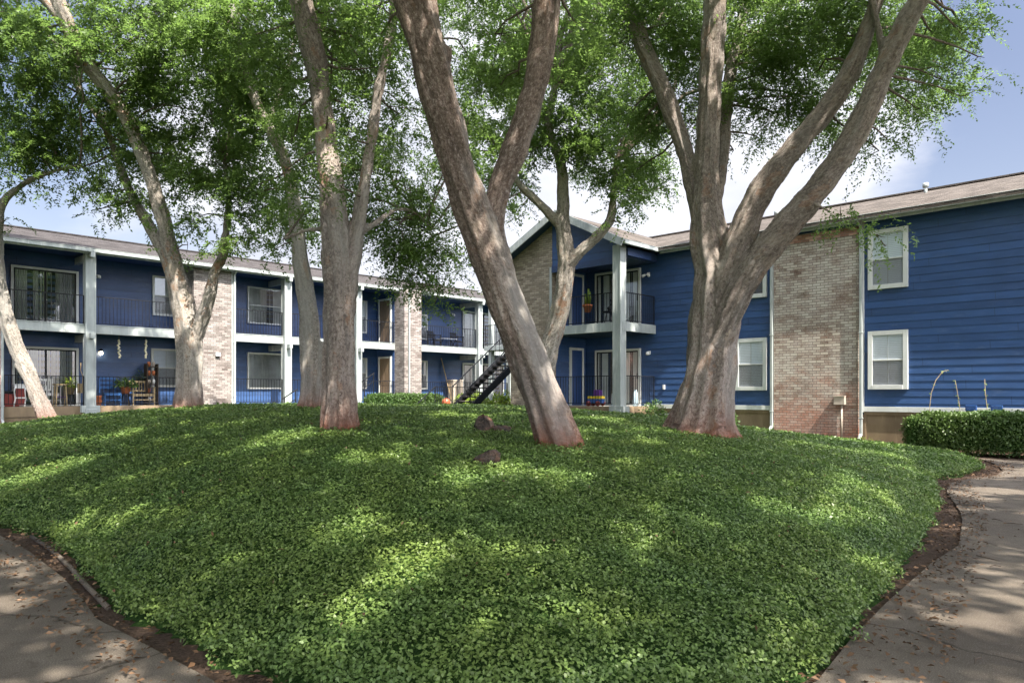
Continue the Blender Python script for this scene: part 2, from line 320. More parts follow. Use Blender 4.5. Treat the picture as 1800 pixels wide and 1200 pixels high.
# ---------------------------------------------------------------- mesh helpers
class MB:
    """collects convex boxes, bars and tubes with material slots"""
    def __init__(s): s.v = []; s.f = []; s.mi = []; s.mats = []; s.smooth = []
    def slot(s, m):
        if m not in s.mats: s.mats.append(m)
        return s.mats.index(m)
    def add(s, vs, fs, m, smooth=False):
        k = len(s.v); s.v += [tuple(p) for p in vs]; i = s.slot(m)
        for f in fs: s.f.append([a + k for a in f]); s.mi.append(i); s.smooth.append(smooth)
        return s
    def box(s, a, b, m):
        (x0, y0, z0), (x1, y1, z1) = a, b
        x0, x1 = min(x0, x1), max(x0, x1); y0, y1 = min(y0, y1), max(y0, y1); z0, z1 = min(z0, z1), max(z0, z1)
        v = [(x0, y0, z0), (x1, y0, z0), (x1, y1, z0), (x0, y1, z0), (x0, y0, z1), (x1, y0, z1), (x1, y1, z1), (x0, y1, z1)]
        return s.add(v, [(0, 3, 2, 1), (4, 5, 6, 7), (0, 1, 5, 4), (1, 2, 6, 5), (2, 3, 7, 6), (3, 0, 4, 7)], m)
    def pane(s, fr, u0, u1, o, z0, z1, m):
        return s.add([fr.L(u0, o, z0), fr.L(u1, o, z0), fr.L(u1, o, z1), fr.L(u0, o, z1)], [(0, 1, 2, 3)], m)
    def bar(s, a, b, w, h, m, up=(0, 0, 1)):
        a, b = Vector(a), Vector(b); d = (b - a).normalized(); u = Vector(up)
        if abs(d.dot(u)) > .98: u = Vector((1, 0, 0))
        sd = d.cross(u).normalized() * w / 2; uu = sd.cross(d).normalized() * h / 2
        v = [p + sx * sd + sy * uu for p in (a, b) for sx, sy in ((-1, -1), (1, -1), (1, 1), (-1, 1))]
        return s.add(v, [(0, 3, 2, 1), (4, 5, 6, 7), (0, 1, 5, 4), (1, 2, 6, 5), (2, 3, 7, 6), (3, 0, 4, 7)], m)
    def tube(s, pts, rad, m, n=8, cap=True):
        pts = [Vector(p) for p in pts]
        if isinstance(rad, (int, float)): rad = [rad] * len(pts)
        vs = []; nrm = None
        for i, p in enumerate(pts):
            d = (pts[min(i + 1, len(pts) - 1)] - pts[max(i - 1, 0)]).normalized()
            if nrm is None:
                nrm = d.cross(Vector((0, 0, 1)) if abs(d.z) < .9 else Vector((1, 0, 0))).normalized()
            else: nrm = (nrm - d * nrm.dot(d)).normalized()
            bb = d.cross(nrm)
            for k in range(n):
                a = 2 * math.pi * k / n; vs.append(p + (nrm * math.cos(a) + bb * math.sin(a)) * rad[i])
        fs = [(i * n + k, i * n + (k + 1) % n, (i + 1) * n + (k + 1) % n, (i + 1) * n + k) for i in range(len(pts) - 1) for k in range(n)]
        if cap: fs += [tuple(range(n))[::-1], tuple((len(pts) - 1) * n + k for k in range(n))]
        return s.add(vs, fs, m, True)
    def lathe(s, c, prof, m, n=16):
        c = Vector(c); vs = [c + Vector((r * math.cos(2 * math.pi * k / n), r * math.sin(2 * math.pi * k / n), z)) for r, z in prof for k in range(n)]
        fs = [(i * n + k, i * n + (k + 1) % n, (i + 1) * n + (k + 1) % n, (i + 1) * n + k) for i in range(len(prof) - 1) for k in range(n)]
        fs += [tuple(range(n))[::-1], tuple((len(prof) - 1) * n + k for k in range(n))]
        return s.add(vs, fs, m, True)
    def blob(s, c, r, m, seed=0, amp=.2, n=12):
        rr = random.Random(seed); c = Vector(c); vs = []; fs = []
        ph = [(rr.uniform(0, 6), rr.uniform(1, 3), rr.uniform(0, 6)) for _ in range(4)]
        for i in range(n + 1):
            th = math.pi * i / n
            for k in range(2 * n):
                a = math.pi * k / n
                q = 1 + amp * sum(math.sin(p[1] * a * (1 if j % 2 else 2) // 1 * 0 + p[0] + round(p[1]) * a) * math.sin(p[2] + (j + 1) * th) for j, p in enumerate(ph)) / 2
                vs.append(c + Vector((r[0] * q * math.sin(th) * math.cos(a), r[1] * q * math.sin(th) * math.sin(a), r[2] * q * math.cos(th))))
        w = 2 * n
        fs = [(i * w + k, (i + 1) * w + k, (i + 1) * w + (k + 1) % w, i * w + (k + 1) % w) for i in range(n) for k in range(w)]
        return s.add(vs, fs, m, m != 'stone')
    def build(s, name, parent=None, bevel=0):
        me = bpy.data.meshes.new(name); me.from_pydata(s.v, [], s.f)
        for m in s.mats: me.materials.append(M[m])
        me.polygons.foreach_set('material_index', s.mi); me.polygons.foreach_set('use_smooth', s.smooth); me.update()
        o = bpy.data.objects.new(name, me); COL.objects.link(o)
        if parent is not None: o.parent = parent
        if bevel:
            b = o.modifiers.new('bevel', 'BEVEL'); b.width = bevel; b.segments = 2; b.limit_method = 'ANGLE'
        return o

class Fast:
    """numpy mesh: quads in bulk, with a per-vertex random value"""
    def __init__(s): s.V = []; s.Q = []; s.mi = []; s.r = []; s.n = 0; s.mats = []
    def add(s, V, Q, m, r):
        if m not in s.mats: s.mats.append(m)
        s.V.append(V); s.Q.append(Q + s.n); s.mi.append(np.full(len(Q), s.mats.index(m), np.int32)); s.r.append(r); s.n += len(V)
    def leaves(s, c, d, nrm, L, Wd, m, r=None):
        N = len(c)
        d = d / np.linalg.norm(d, axis=1, keepdims=True)
        sd = np.cross(d, nrm); sd /= np.linalg.norm(sd, axis=1, keepdims=True) + 1e-9
        up = np.cross(sd, d)
        L = np.broadcast_to(L, (N,))[:, None]; Wd = np.broadcast_to(Wd, (N,))[:, None]
        V = np.empty((N, 4, 3)); V[:, 0] = c; V[:, 2] = c + d * L - up * L * .12
        V[:, 1] = c + d * L * .42 + sd * Wd / 2 + up * Wd * .16; V[:, 3] = c + d * L * .42 - sd * Wd / 2 + up * Wd * .16
        Q = np.arange(4 * N).reshape(N, 4)
        if r is None: r = rng.random(N)
        s.add(V.reshape(-1, 3), Q, m, np.repeat(np.clip(r, 0, 1), 4))
    def tube(s, pts, rad, m, n=5):
        pts = np.asarray(pts, float); k = len(pts); rad = np.asarray(rad, float)
        d = np.gradient(pts, axis=0); d /= np.linalg.norm(d, axis=1, keepdims=True) + 1e-9
        ref = np.array([0, 0, 1.]) if abs(d[0, 2]) < .8 else np.array([1., 0, 0])
        a = np.cross(d, ref); a /= np.linalg.norm(a, axis=1, keepdims=True) + 1e-9; b = np.cross(d, a)
        th = np.arange(n) * 2 * np.pi / n
        V = pts[:, None] + rad[:, None, None] * (a[:, None] * np.cos(th)[None, :, None] + b[:, None] * np.sin(th)[None, :, None])
        i = np.arange(k - 1)[:, None] * n; j = np.arange(n)[None]; j2 = (j + 1) % n
        Q = np.stack([i + j, i + j2, i + n + j2, i + n + j], -1).reshape(-1, 4)
        s.add(V.reshape(-1, 3), Q, m, np.full(k * n, .5))
    def build(s, name, parent=None, smooth=False):
        V = np.concatenate(s.V).astype(np.float32); Q = np.concatenate(s.Q).astype(np.int32)
        me = bpy.data.meshes.new(name); me.vertices.add(len(V)); me.vertices.foreach_set('co', V.ravel())
        me.loops.add(Q.size); me.loops.foreach_set('vertex_index', Q.ravel()); me.polygons.add(len(Q))
        me.polygons.foreach_set('loop_start', np.arange(0, Q.size, 4, dtype=np.int32))
        for m in s.mats: me.materials.append(M[m])
        me.polygons.foreach_set('material_index', np.concatenate(s.mi))
        at = me.attributes.new('rnd', 'FLOAT', 'POINT'); at.data.foreach_set('value', np.concatenate(s.r).astype(np.float32))
        me.update(calc_edges=True)
        o = bpy.data.objects.new(name, me); COL.objects.link(o)
        if parent is not None: o.parent = parent
        return o

# ---------------------------------------------------------------- the lie of the land
Lo, LU, LN = np.array([-16.2, 23.5]), np.array([.6915, .7224]), np.array([.7224, -.6915])
Ro, RU, RN = np.array([12.7, 18.1]), np.array([-.7225, .6913]), np.array([-.6913, -.7225])
ctrl = np.array([
 (-24, 11.5, .1), (-14, 10.6, .1), (-9, 9.6, .1), (-5.9, 8.4, .1), (-5.1, 7.9, .1), (-3.75, 6.5, .1), (-2.85, 5.3, .08), (-2.05, 4.5, .06), (-1.45, 3.95, .05),
 (0, 3.2, .03), (1.63, 3.87, .05), (2.1, 4.6, .06), (3.0, 5.9, .08), (4.1, 7.5, .1), (5.9, 10.25, .1), (7.0, 12.2, .1), (7.75, 13, .1), (9.5, 15.0, .12), (10.2, 17, .12), (8.9, 19, .16),
 (.57, 9.2, .80), (-2.4, 10.4, .95), (3.2, 12.4, .76), (-11.4, 18, .80), (-7.5, 17, 1.10), (-4.56, 16.5, 1.11), (.7, 18, 1.0),
 (-5, 15, 1.12), (0, 15, 1.08), (-2.4, 13, 1.08), (3, 16, .92), (5.5, 17, .62), (8.5, 18, .25),
 (8, 22.2, .25), (3.5, 24, .78), (-16, 23.3, .43), (-12, 27, .78), (-8, 30, .85), (-2, 34, .85), (-20, 19, .3), (-9.8, 14.5, .70), (-12.4, 18, .62), (-9.3, 17, .94), (-14, 20.5, .5), (4, 30, .8), (0, 40, .85),
 (0, 5, .34), (0, 7, .60), (-3.6, 8.8, .66), (4, 9.5, .48), (-9, 12.5, .66), (6, 13.2, .40), (2, 7, .46), (-2, 6.5, .52), (-14, 14.5, .5), (-15, 20, .5)])
cp, cz = ctrl[:, :2], ctrl[:, 2]
def tps(r2): return np.where(r2 > 1e-12, .5 * r2 * np.log(np.maximum(r2, 1e-12)), 0)
n_ = len(cp); D2 = ((cp[:, None] - cp[None]) ** 2).sum(-1)
A = np.zeros((n_ + 3, n_ + 3)); A[:n_, :n_] = tps(D2) + np.eye(n_) * .12; A[:n_, n_] = 1; A[:n_, n_ + 1:] = cp; A[n_, :n_] = 1; A[n_ + 1:, :n_] = cp.T
wgt = np.linalg.solve(A, np.r_[cz, 0, 0, 0])
edge = np.array([(-24, 11.5), (-14, 10.6), (-9, 9.6), (-5.9, 8.3), (-5.25, 7.93), (-4.5, 7.25), (-3.87, 6.47), (-3.3, 5.8), (-2.9, 5.24), (-2.5, 4.85), (-2.1, 4.5), (-1.48, 3.95), (-.8, 3.5), (0, 3.25), (.9, 3.45), (1.63, 3.87), (2.15, 4.6), (3.07, 5.88), (4.19, 7.47), (5.2, 9.0), (5.98, 10.25), (6.75, 11.7), (7.35, 12.75), (8.3, 13.4), (9.1, 14.2), (9.75, 15.2), (10.1, 16.3), (9.9, 17.1), (8.9, 18.9),
 (7.2, 21.0), (8, 23.5), (6, 40), (-30, 40), (-30, 14)])
def inside(p):
    x, y = p[:, 0], p[:, 1]; c = np.zeros(len(p), bool); j = len(edge) - 1
    for i in range(len(edge)):
        xi, yi = edge[i]; xj, yj = edge[j]
        if yi != yj: c ^= ((yi > y) != (yj > y)) & (x < (xj - xi) * (y - yi) / (yj - yi) + xi)
        j = i
    return c
def dist_edge(p):
    d = np.full(len(p), 1e9)
    for i in range(len(edge)):
        a = edge[i]; b = edge[(i + 1) % len(edge)]; ab = b - a
        t_ = np.clip(((p - a) @ ab) / (ab @ ab), 0, 1); d = np.minimum(d, np.linalg.norm(p - a - t_[:, None] * ab, axis=1))
    return d
def height(p):
    p = np.atleast_2d(p); out = np.empty(len(p))
    for k in range(0, len(p), 20000):
        q = p[k:k + 20000]
        z = tps(((q[:, None] - cp[None]) ** 2).sum(-1)) @ wgt[:n_] + wgt[n_] + q @ wgt[n_ + 1:]
        ins = inside(q); d = dist_edge(q)
        s_ = np.clip((d - .05) / .35, 0, 1); s_ = s_ * s_ * (3 - 2 * s_)
        out[k:k + 20000] = np.where(ins, np.maximum(z, .04) * s_ + .0, -.03)
    return out
def H(x, y): return float(height(np.array([[x, y]]))[0])
def hit(px, py):
    lo = None
    for Y in np.arange(3, 40, .1):
        p = P(px, py, Y)
        if p.z < max(H(p.x, Y), 0): return Vector((p.x, Y, max(H(p.x, Y), 0)))
    return P(px, py, 30)

# ground sheets
b = MB(); R_ = 600
b.add([(-R_, -R_, -.05), (R_, -R_, -.05), (R_, R_, -.05), (-R_, R_, -.05)], [(0, 1, 2, 3)], 'grass_ground'); g = b.build('ground'); tag(g, kind='structure')
def sheet(name, pts, z, m, sub=None):
    b = MB(); b.add([(x, y, z) for x, y in pts], [tuple(range(len(pts)))], m); o = b.build(name); return tag(o, kind='structure')
# soil bed round the mound: a grid with small humps
def grid_sheet(name, x0, x1, y0, y1, st, fz, m, keep=None):
    xs = np.arange(x0, x1 + st / 2, st); ys = np.arange(y0, y1 + st / 2, st); X, Y = np.meshgrid(xs, ys); p = np.c_[X.ravel(), Y.ravel()]
    z = fz(p); nx = len(xs); i, j = np.meshgrid(np.arange(nx - 1), np.arange(len(ys) - 1)); k = (j * nx + i).ravel()
    Q = np.c_[k, k + 1, k + nx + 1, k + nx]
    if keep is not None:
        kk = keep(p); Q = Q[kk[Q].any(1)]
    f = Fast(); f.add(np.c_[p, z], Q, m, np.zeros(len(p))); o = f.build(name); o.data.polygons.foreach_set('use_smooth', [True] * len(o.data.polygons)); return o
def n2(p, s=1., ph=0.):
    x, y = p[:, 0] * s, p[:, 1] * s
    return (np.sin(x * 1.7 + ph + 1.3 * np.sin(y * 1.1)) + np.sin(y * 2.3 + 1.7 + ph + 1.1 * np.sin(x * 1.9)) + .6 * np.sin(x * 4.1 + y * 3.3 + ph) + .5 * np.sin(x * 6.7 - y * 5.9 + ph * 2)) / 3.1
soil = grid_sheet('garden_bed', -26, 24, 1.5, 24, .12, lambda p: -.012 + .012 * n2(p, 5), 'soil', lambda p: dist_edge(p) < 2.0 if True else None)
soil2 = tag(soil, kind='structure')
bed = [(Ro + RU * u + RN * o_) for u, o_ in ((9, 0), (9, 2.2), (3.4, 2.15), (-10, 2.15), (-10, 0))]
sheet('hedge_bed', bed, .004, 'soil')
mound = grid_sheet('mound', -28, 11, 3, 39, .12, height, 'mound_soil', inside); tag(mound, kind='structure')
# path: one ribbon round the front of the mound
pin = [(-30, 11.0), (-14, 10.0), (-9, 9.0), (-6.4, 8.35), (-5.55, 7.85), (-4.6, 6.95), (-3.66, 5.95), (-3.15, 5.35), (-2.75, 4.84), (-2.35, 4.5), (-1.92, 4.12), (-1.55, 3.8), (-.8, 3.1), (0, 2.85), (.9, 3.1), (1.61, 3.83), (2.1, 4.5), (2.69, 5.24), (3.72, 6.47), (4.4, 7.2), (4.85, 7.9), (5.3, 8.6), (5.7, 9.3), (6.1, 10.1), (6.6, 11.1), (7.3, 12.2), (8.1, 12.9), (8.9, 13.4), (9.6, 14.3), (10.3, 15.6), (10.75, 16.75)]
o1 = Ro + RU * 2.0 + RN * 2.25; o2 = Ro - RU * 16 + RN * 2.25
pout = [tuple(o1), tuple(o2), (26, -12), (-30, -12)]
path = sheet('path', pin + pout, .0, 'concrete_path')
path.location.z = .012
# ---------------------------------------------------------------- ground cover (leaves on the mound)
def scatter(n, x0, x1, y0, y1):
    p = np.c_[rng.uniform(x0, x1, n), rng.uniform(y0, y1, n)]; return p[inside(p)]
def clear(p):
    offL = (p - Lo) @ LN; offR = (p - Ro) @ RN; uR = (p - Ro) @ RU
    ok = (offL > .08) & ((offR > .12) | (uR > 16.2)) & ~((offR < 2.15) & (uR > 10.4) & (uR < 16.4))
    return ok
gc = Fast()
zones = [(2.9, 6.5, 5000, .0255, .0165), (6.5, 10, 3200, .030, .019), (10, 14, 1800, .038, .025), (14, 19, 700, .058, .038), (19, 26, 260, .085, .055), (26, 38, 110, .11, .07)]
for y0, y1, den, Lf, Wf in zones:
    hw = y1 * .74 + 1.2
    pts = scatter(int(den * 2 * hw * (y1 - y0)), -hw, min(hw, 11), y0, y1); pts = pts[clear(pts)]
    z = height(pts); de = dist_edge(pts)
    hump = n2(pts, 2.3) * .02 + n2(pts, 9., 1.) * .018
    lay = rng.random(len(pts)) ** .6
    thick = .10
    z = np.maximum(z, 0) + lay * thick + hump + .01
    # slope normal
    e = .05; gx = (height(pts + [e, 0]) - height(pts - [e, 0])) / (2 * e); gy = (height(pts + [0, e]) - height(pts - [0, e])) / (2 * e)
    nr = np.c_[-np.clip(gx, -2, 2), -np.clip(gy, -2, 2), np.ones(len(pts))]; nr /= np.linalg.norm(nr, axis=1, keepdims=True)
    nr = nr + rng.normal(0, .42, nr.shape)
    d = rng.normal(0, 1, nr.shape); d -= nr * (d * nr).sum(1, keepdims=True) / (nr ** 2).sum(1, keepdims=True)
    sz = rng.uniform(.75, 1.3, len(pts))
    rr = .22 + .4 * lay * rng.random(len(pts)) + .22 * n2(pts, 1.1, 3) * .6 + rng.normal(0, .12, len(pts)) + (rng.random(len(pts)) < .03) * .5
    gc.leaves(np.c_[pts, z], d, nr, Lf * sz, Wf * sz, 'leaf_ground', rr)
# the trailing rim, hanging a little over the bed
for i in range(1, 27):
    a_, b_e = edge[i], edge[i + 1]; ln_e = np.linalg.norm(b_e - a_); dn_ = 1500 if a_[1] < 9 else 900; n_e = int(ln_e * dn_ * .30)
    t_ = rng.random((n_e, 1)); nrm_e = np.array([(b_e - a_)[1], -(b_e - a_)[0]]) / ln_e; o_e = rng.uniform(-.22, .02, n_e) + .05 * np.sin(7 * (a_ + (b_e - a_) * t_)[:, 0]) + .04 * np.sin(13 * (a_ + (b_e - a_) * t_)[:, 1])
    p_ = a_ + (b_e - a_) * t_ + nrm_e * o_e[:, None]; z_ = np.clip(.13 - .9 * np.maximum(o_e, -.1), .015, .16) * rng.random(n_e) ** .6 + .015
    nn_ = np.c_[nrm_e[0] * .7 + rng.normal(0, .5, n_e), nrm_e[1] * .7 + rng.normal(0, .5, n_e), np.full(n_e, .8)]
    sz = rng.uniform(.75, 1.25, n_e) * (.027 if a_[1] < 9 else .038); gc.leaves(np.c_[p_, z_], rng.normal(0, 1, (n_e, 3)), nn_, sz, sz * .64, 'leaf_ground', .4 + rng.normal(0, .17, n_e))
gco = gc.build('ground_cover'); tag(gco, kind='stuff')
gco['label'] = 'low dark green leafy ground cover blanketing the mound'; gco['category'] = 'ground cover'
# litter of dead leaves on the beds and the path
lt = Fast()
for k in range(2):
    n0 = 60000; p = np.c_[rng.uniform(-9, 12, n0), rng.uniform(2.6, 17, n0)]; p = p[~inside(p)]; de = dist_edge(p)
    pr = np.where(de < .55, .75, np.where(de < 1.2, .025, .004)) * (.5 + .8 * np.clip(n2(p, 3.1) + .3, 0, 1)); p = p[rng.random(len(p)) < pr]
    nr = np.c_[rng.normal(0, .35, len(p)), rng.normal(0, .35, len(p)), np.ones(len(p))]; d = rng.normal(0, 1, nr.shape); d[:, 2] *= .2
    sz = rng.uniform(.6, 1.4, len(p)); lt.leaves(np.c_[p, .028 + .02 * rng.random(len(p))], d, nr, .040 * sz, .022 * sz, 'leaf_litter')
for k in range(160):
    px, pz = rng.uniform(-7, 11), rng.uniform(3, 16)
    if inside(np.array([[px, pz]]))[0] or dist_edge(np.array([[px, pz]]))[0] > 1.6: continue
    a = rng.uniform(0, 6.28); l_ = rng.uniform(.08, .3); q = np.array([[px, pz, .03], [px + l_ / 2 * math.cos(a), pz + l_ / 2 * math.sin(a), .038], [px + l_ * math.cos(a + .2), pz + l_ * math.sin(a + .2), .03]])
    lt.tube(q, [.004, .005, .003], 'twig', 4)
p = np.c_[rng.uniform(-10, 9, 2600), rng.uniform(3.5, 17, 2600)]; p = p[inside(p)]; p = p[rng.random(len(p)) < np.clip(.35 + .5 * n2(p, 1.3, 2), .05, 1)]
nr = np.c_[rng.normal(0, .4, len(p)), rng.normal(0, .4, len(p)), np.ones(len(p))]; lt.leaves(np.c_[p, np.maximum(height(p), 0) + .115 + .02 * n2(p, 2.3)], rng.normal(0, 1, nr.shape), nr, .04 * rng.uniform(.6, 1.3, len(p)), .02, 'leaf_litter')
lto = lt.build('leaf_litter'); tag(lto, 'scattered brown dead leaves and twigs lying along the path edge and mound', 'leaf litter', kind='stuff')
# pale edging pipe on the left
ep = [(55, 936), (90, 958), (125, 990), (150, 1018), (172, 1040), (190, 1058)]
pp = []
for x, y in ep:
    Y = F * (EYE - .05) / (y - HOR); pp.append(((x - 900) / F * Y, Y, .05))
b = MB(); b.tube([(x, y, .012) for x, y, z in pp], .020, 'concrete_path', 10); tag(b.build('edging_pipe'), 'pale curved edging pipe half buried along the left rim of the ground cover', 'edging')
# stones on the mound
p = hit(850, 766); b = MB(); b.blob((p.x, p.y, p.z + .10), (.15, .15, .17), 'stone', 3, .26, 7); b.blob((p.x + .22, p.y + .05, p.z + .08), (.18, .12, .06), 'stone', 5, .2, 6)
tag(b.build('rock'), 'larger brown rock with a flat lobe, farther up the mound left of the leaning trunk', 'rock')
p = hit(858, 824); b = MB(); b.blob((p.x, p.y, p.z + .08), (.14, .12, .10), 'stone', 9, .28, 7)
tag(b.build('rock'), 'smaller rounded rock nearer the camera, sunk in the ground cover', 'rock')

# ---------------------------------------------------------------- buildings
class Fr:
    def __init__(s, o, U, N, name):
        s.o, s.U, s.N = o, U, N; s.sg = 1 if (U[0] * N[1] - U[1] * N[0]) > 0 else -1
        s.root = empty(name, (o[0], o[1], 0), math.atan2(U[1], U[0]))
    def ray(s, px, off):
        d = np.array([(px - 900) / F, 1.0]); A_ = np.c_[s.U, -d]; r = np.linalg.solve(A_, -(s.o + off * s.N)); return r
    def u(s, px, off=0): return float(s.ray(px, off)[0])
    def z(s, px, py, off=0): return EYE + (HOR - py) / F * float(s.ray(px, off)[1])
    def off(s, px, u):
        d = np.array([(px - 900) / F, 1.0]); return float(np.linalg.solve(np.c_[s.N, -d], -(s.o + u * s.U))[0])
    def L(s, u, o, z): return (u, s.sg * o, z)
    def box(s, b, u0, u1, o0, o1, z0, z1, m): b.box((u0, s.sg * o0, z0), (u1, s.sg * o1, z1), m); return b
    def world(s, u, o, z): q = s.o + s.U * u + s.N * o; return Vector((q[0], q[1], z))
FL, FL2, EAVE = 1.08, 3.85, 6.42

def lap(fr, u0, u1, off, z0, z1, name='wall', m='siding_blue', pitch=.205, b=None, side=False):
    """lapped boards: a saw-tooth sheet with a backing slab. side=True: sheet runs along off at fixed u (facing -u if off0<off1 ...)"""
    own = b is None; b = b or MB(); z = z0; vs = []; fs = []
    k0 = math.floor(z0 / pitch)
    zs = [z0] + [k * pitch for k in range(k0 + 1, int(z1 / pitch) + 2) if z0 < k * pitch < z1] + [z1]
    for a, c in zip(zs[:-1], zs[1:]):
        lo_, hi_ = (a % pitch) / pitch if a == z0 else 0, (c - a) / pitch
        t0, t1 = .017, .004
        fr.box(b, u0, u1, off - .12, off, a, c, m) if False else None
        k = len(vs)
        vs += [fr.L(u0, off + t0, a), fr.L(u1, off + t0, a), fr.L(u1, off + t1, c), fr.L(u0, off + t1, c), fr.L(u0, off, a), fr.L(u1, off, a)]
        fs += [(k, k + 1, k + 2, k + 3), (k + 4, k + 5, k + 1, k)]
    b.add(vs, fs, m); fr.box(b, u0, u1, off - .14, off - .002, z0, z1, m)
    if own: return b.build(name, fr.root)
def lap_side(fr, o0, o1, u, face, z0, z1, name='wall', m='siding_blue', pitch=.205):
    b = MB(); vs = []; fs = []; zs = [z0] + [k * pitch for k in range(int(z0 / pitch) + 1, int(z1 / pitch) + 2) if z0 < k * pitch < z1] + [z1]
    for a, c in zip(zs[:-1], zs[1:]):
        k = len(vs); vs += [fr.L(u + face * .017, o0, a), fr.L(u + face * .017, o1, a), fr.L(u + face * .004, o1, c), fr.L(u + face * .004, o0, c), fr.L(u, o0, a), fr.L(u, o1, a)]
        fs += [(k, k + 1, k + 2, k + 3), (k + 4, k + 5, k + 1, k)]
    b.add(vs, fs, m); fr.box(b, u - face * .14, u - face * .002, o0, o1, z0, z1, m); return b.build(name, fr.root)

def window(fr, u0, u1, z0, z1, off, style='blind', mull=1, wide=.08, label=None, fm='trim_white'):
    u0, u1 = min(u0, u1), max(u0, u1); z0, z1 = min(z0, z1), max(z0, z1)
    b = MB(); w = wide; a, c = off, off + .085
    fr.box(b, u0, u0 + w, a, c, z0, z1, fm); fr.box(b, u1 - w, u1, a, c, z0, z1, fm)
    fr.box(b, u0 + w, u1 - w, a, c - .003, z1 - w, z1, fm); fr.box(b, u0 + w, u1 - w, a, c + .015, z0, z0 + w, fm)
    zm = (z0 + z1) / 2
    if style != 'fixed': fr.box(b, u0 + w, u1 - w, off + .02, off + .075, zm - .02, zm + .02, fm)
    for k in range(mull):
        um = u0 + (u1 - u0) * (k + 1) / (mull + 1); fr.box(b, um - .010, um + .010, off + .038, off + .049, z0 + w, z1 - w, fm)
    o = b.build('window', fr.root, .006)
    if label: o['label'] = label
    b = MB(); b.pane(fr, u0 + w, u1 - w, off + .052, z0 + w, z1 - w, 'glass'); b.build('pane', o)
    b = MB()
    if style in ('blind', 'half'):
        zb = z0 + w if style == 'blind' else zm - .15
        fr.box(b, u0 + w, u1 - w, off + .03, off + .036, zb, z1 - w, 'blind'); b.build('blind', o)
    if style in ('curtain', 'fixed'):
        n = 26; vs = []
        for k in range(n + 1):
            u = u0 + w + (u1 - u0 - 2 * w) * k / n; oo = off + .033 + (.008 if k % 2 else -.004)
            vs += [fr.L(u, oo, z0 + w), fr.L(u, oo, z1 - w)]
        b.add(vs, [(2 * k, 2 * k + 2, 2 * k + 3, 2 * k + 1) for k in range(n) if not (style == 'curtain' and 11 <= k <= 14)], 'curtain_grey'); b.build('curtain', o)
    b = MB(); fr.box(b, u0 + w, u1 - w, off + .005, off + .015, z0 + w, z1 - w, 'dark_room'); b.build('backing', o)
    if style in ('blind', 'half'):
        b = MB(); b.pane(fr, u0 + w, u1 - w, off + .061, z0 + w, zm - .02, 'insect_screen'); b.build('insect_screen', o)
    return o
def slider(fr, u0, u1, z0, z1, off, curt='curtain', gap=(.3, .42), wide=.08):
    u0, u1 = min(u0, u1), max(u0, u1); b = MB(); w = wide; a, c = off, off + .1
    fr.box(b, u0, u0 + w, a, c, z0, z1, 'trim_white'); fr.box(b, u1 - w, u1, a, c, z0, z1, 'trim_white'); fr.box(b, u0 + w, u1 - w, a, c - .003, z1 - w, z1, 'trim_white')
    fr.box(b, u0 + w, u1 - w, a, c, z0, z0 + .04, 'trim_white')
    o = b.build('sliding_door', fr.root, .006); um = (u0 + u1) / 2
    for x0, x1, oo in ((u0 + w, um + .03, off + .045), (um - .03, u1 - w, off + .07)):
        b = MB(); q = .045
        fr.box(b, x0, x0 + q, oo, oo + .02, z0 + .04, z1 - w, 'black_metal'); fr.box(b, x1 - q, x1, oo, oo + .02, z0 + .04, z1 - w, 'black_metal')
        fr.box(b, x0 + q, x1 - q, oo, oo + .018, z1 - w - q, z1 - w, 'black_metal'); fr.box(b, x0 + q, x1 - q, oo, oo + .018, z0 + .04, z0 + .04 + q, 'black_metal')
        s_ = b.build('door_panel', o); b = MB(); b.pane(fr, x0 + q, x1 - q, oo + .010, z0 + .04 + q, z1 - w - q, 'glass'); b.build('pane', o)
    n = 56; vs = []; b = MB(); rr = random.Random(int(u0 * 100))
    for k in range(n + 1):
        u = u0 + w + (u1 - u0 - 2 * w) * k / n; oo = off + .024 + (.012 if k % 2 else -.01)
        vs += [fr.L(u, oo, z0 + .06), fr.L(u, oo, z1 - w)]
    b.add(vs, [(2 * k, 2 * k + 2, 2 * k + 3, 2 * k + 1) for k in range(n) if not (gap[0] < k / n < gap[1]) and rr.random() > .24], curt); b.build('curtain', o)
    b = MB(); fr.box(b, u0 + w, u1 - w, off + .003, off + .01, z0 + .04, z1 - w, 'dark_room'); b.build('backing', o)
    b = MB(); hx = um - .0; fr.box(b, u0 + w + .01, u0 + w + .035, off + .09, off + .115, z0 + .95, z0 + 1.15, 'black_metal'); b.build('handle', o)
    return o
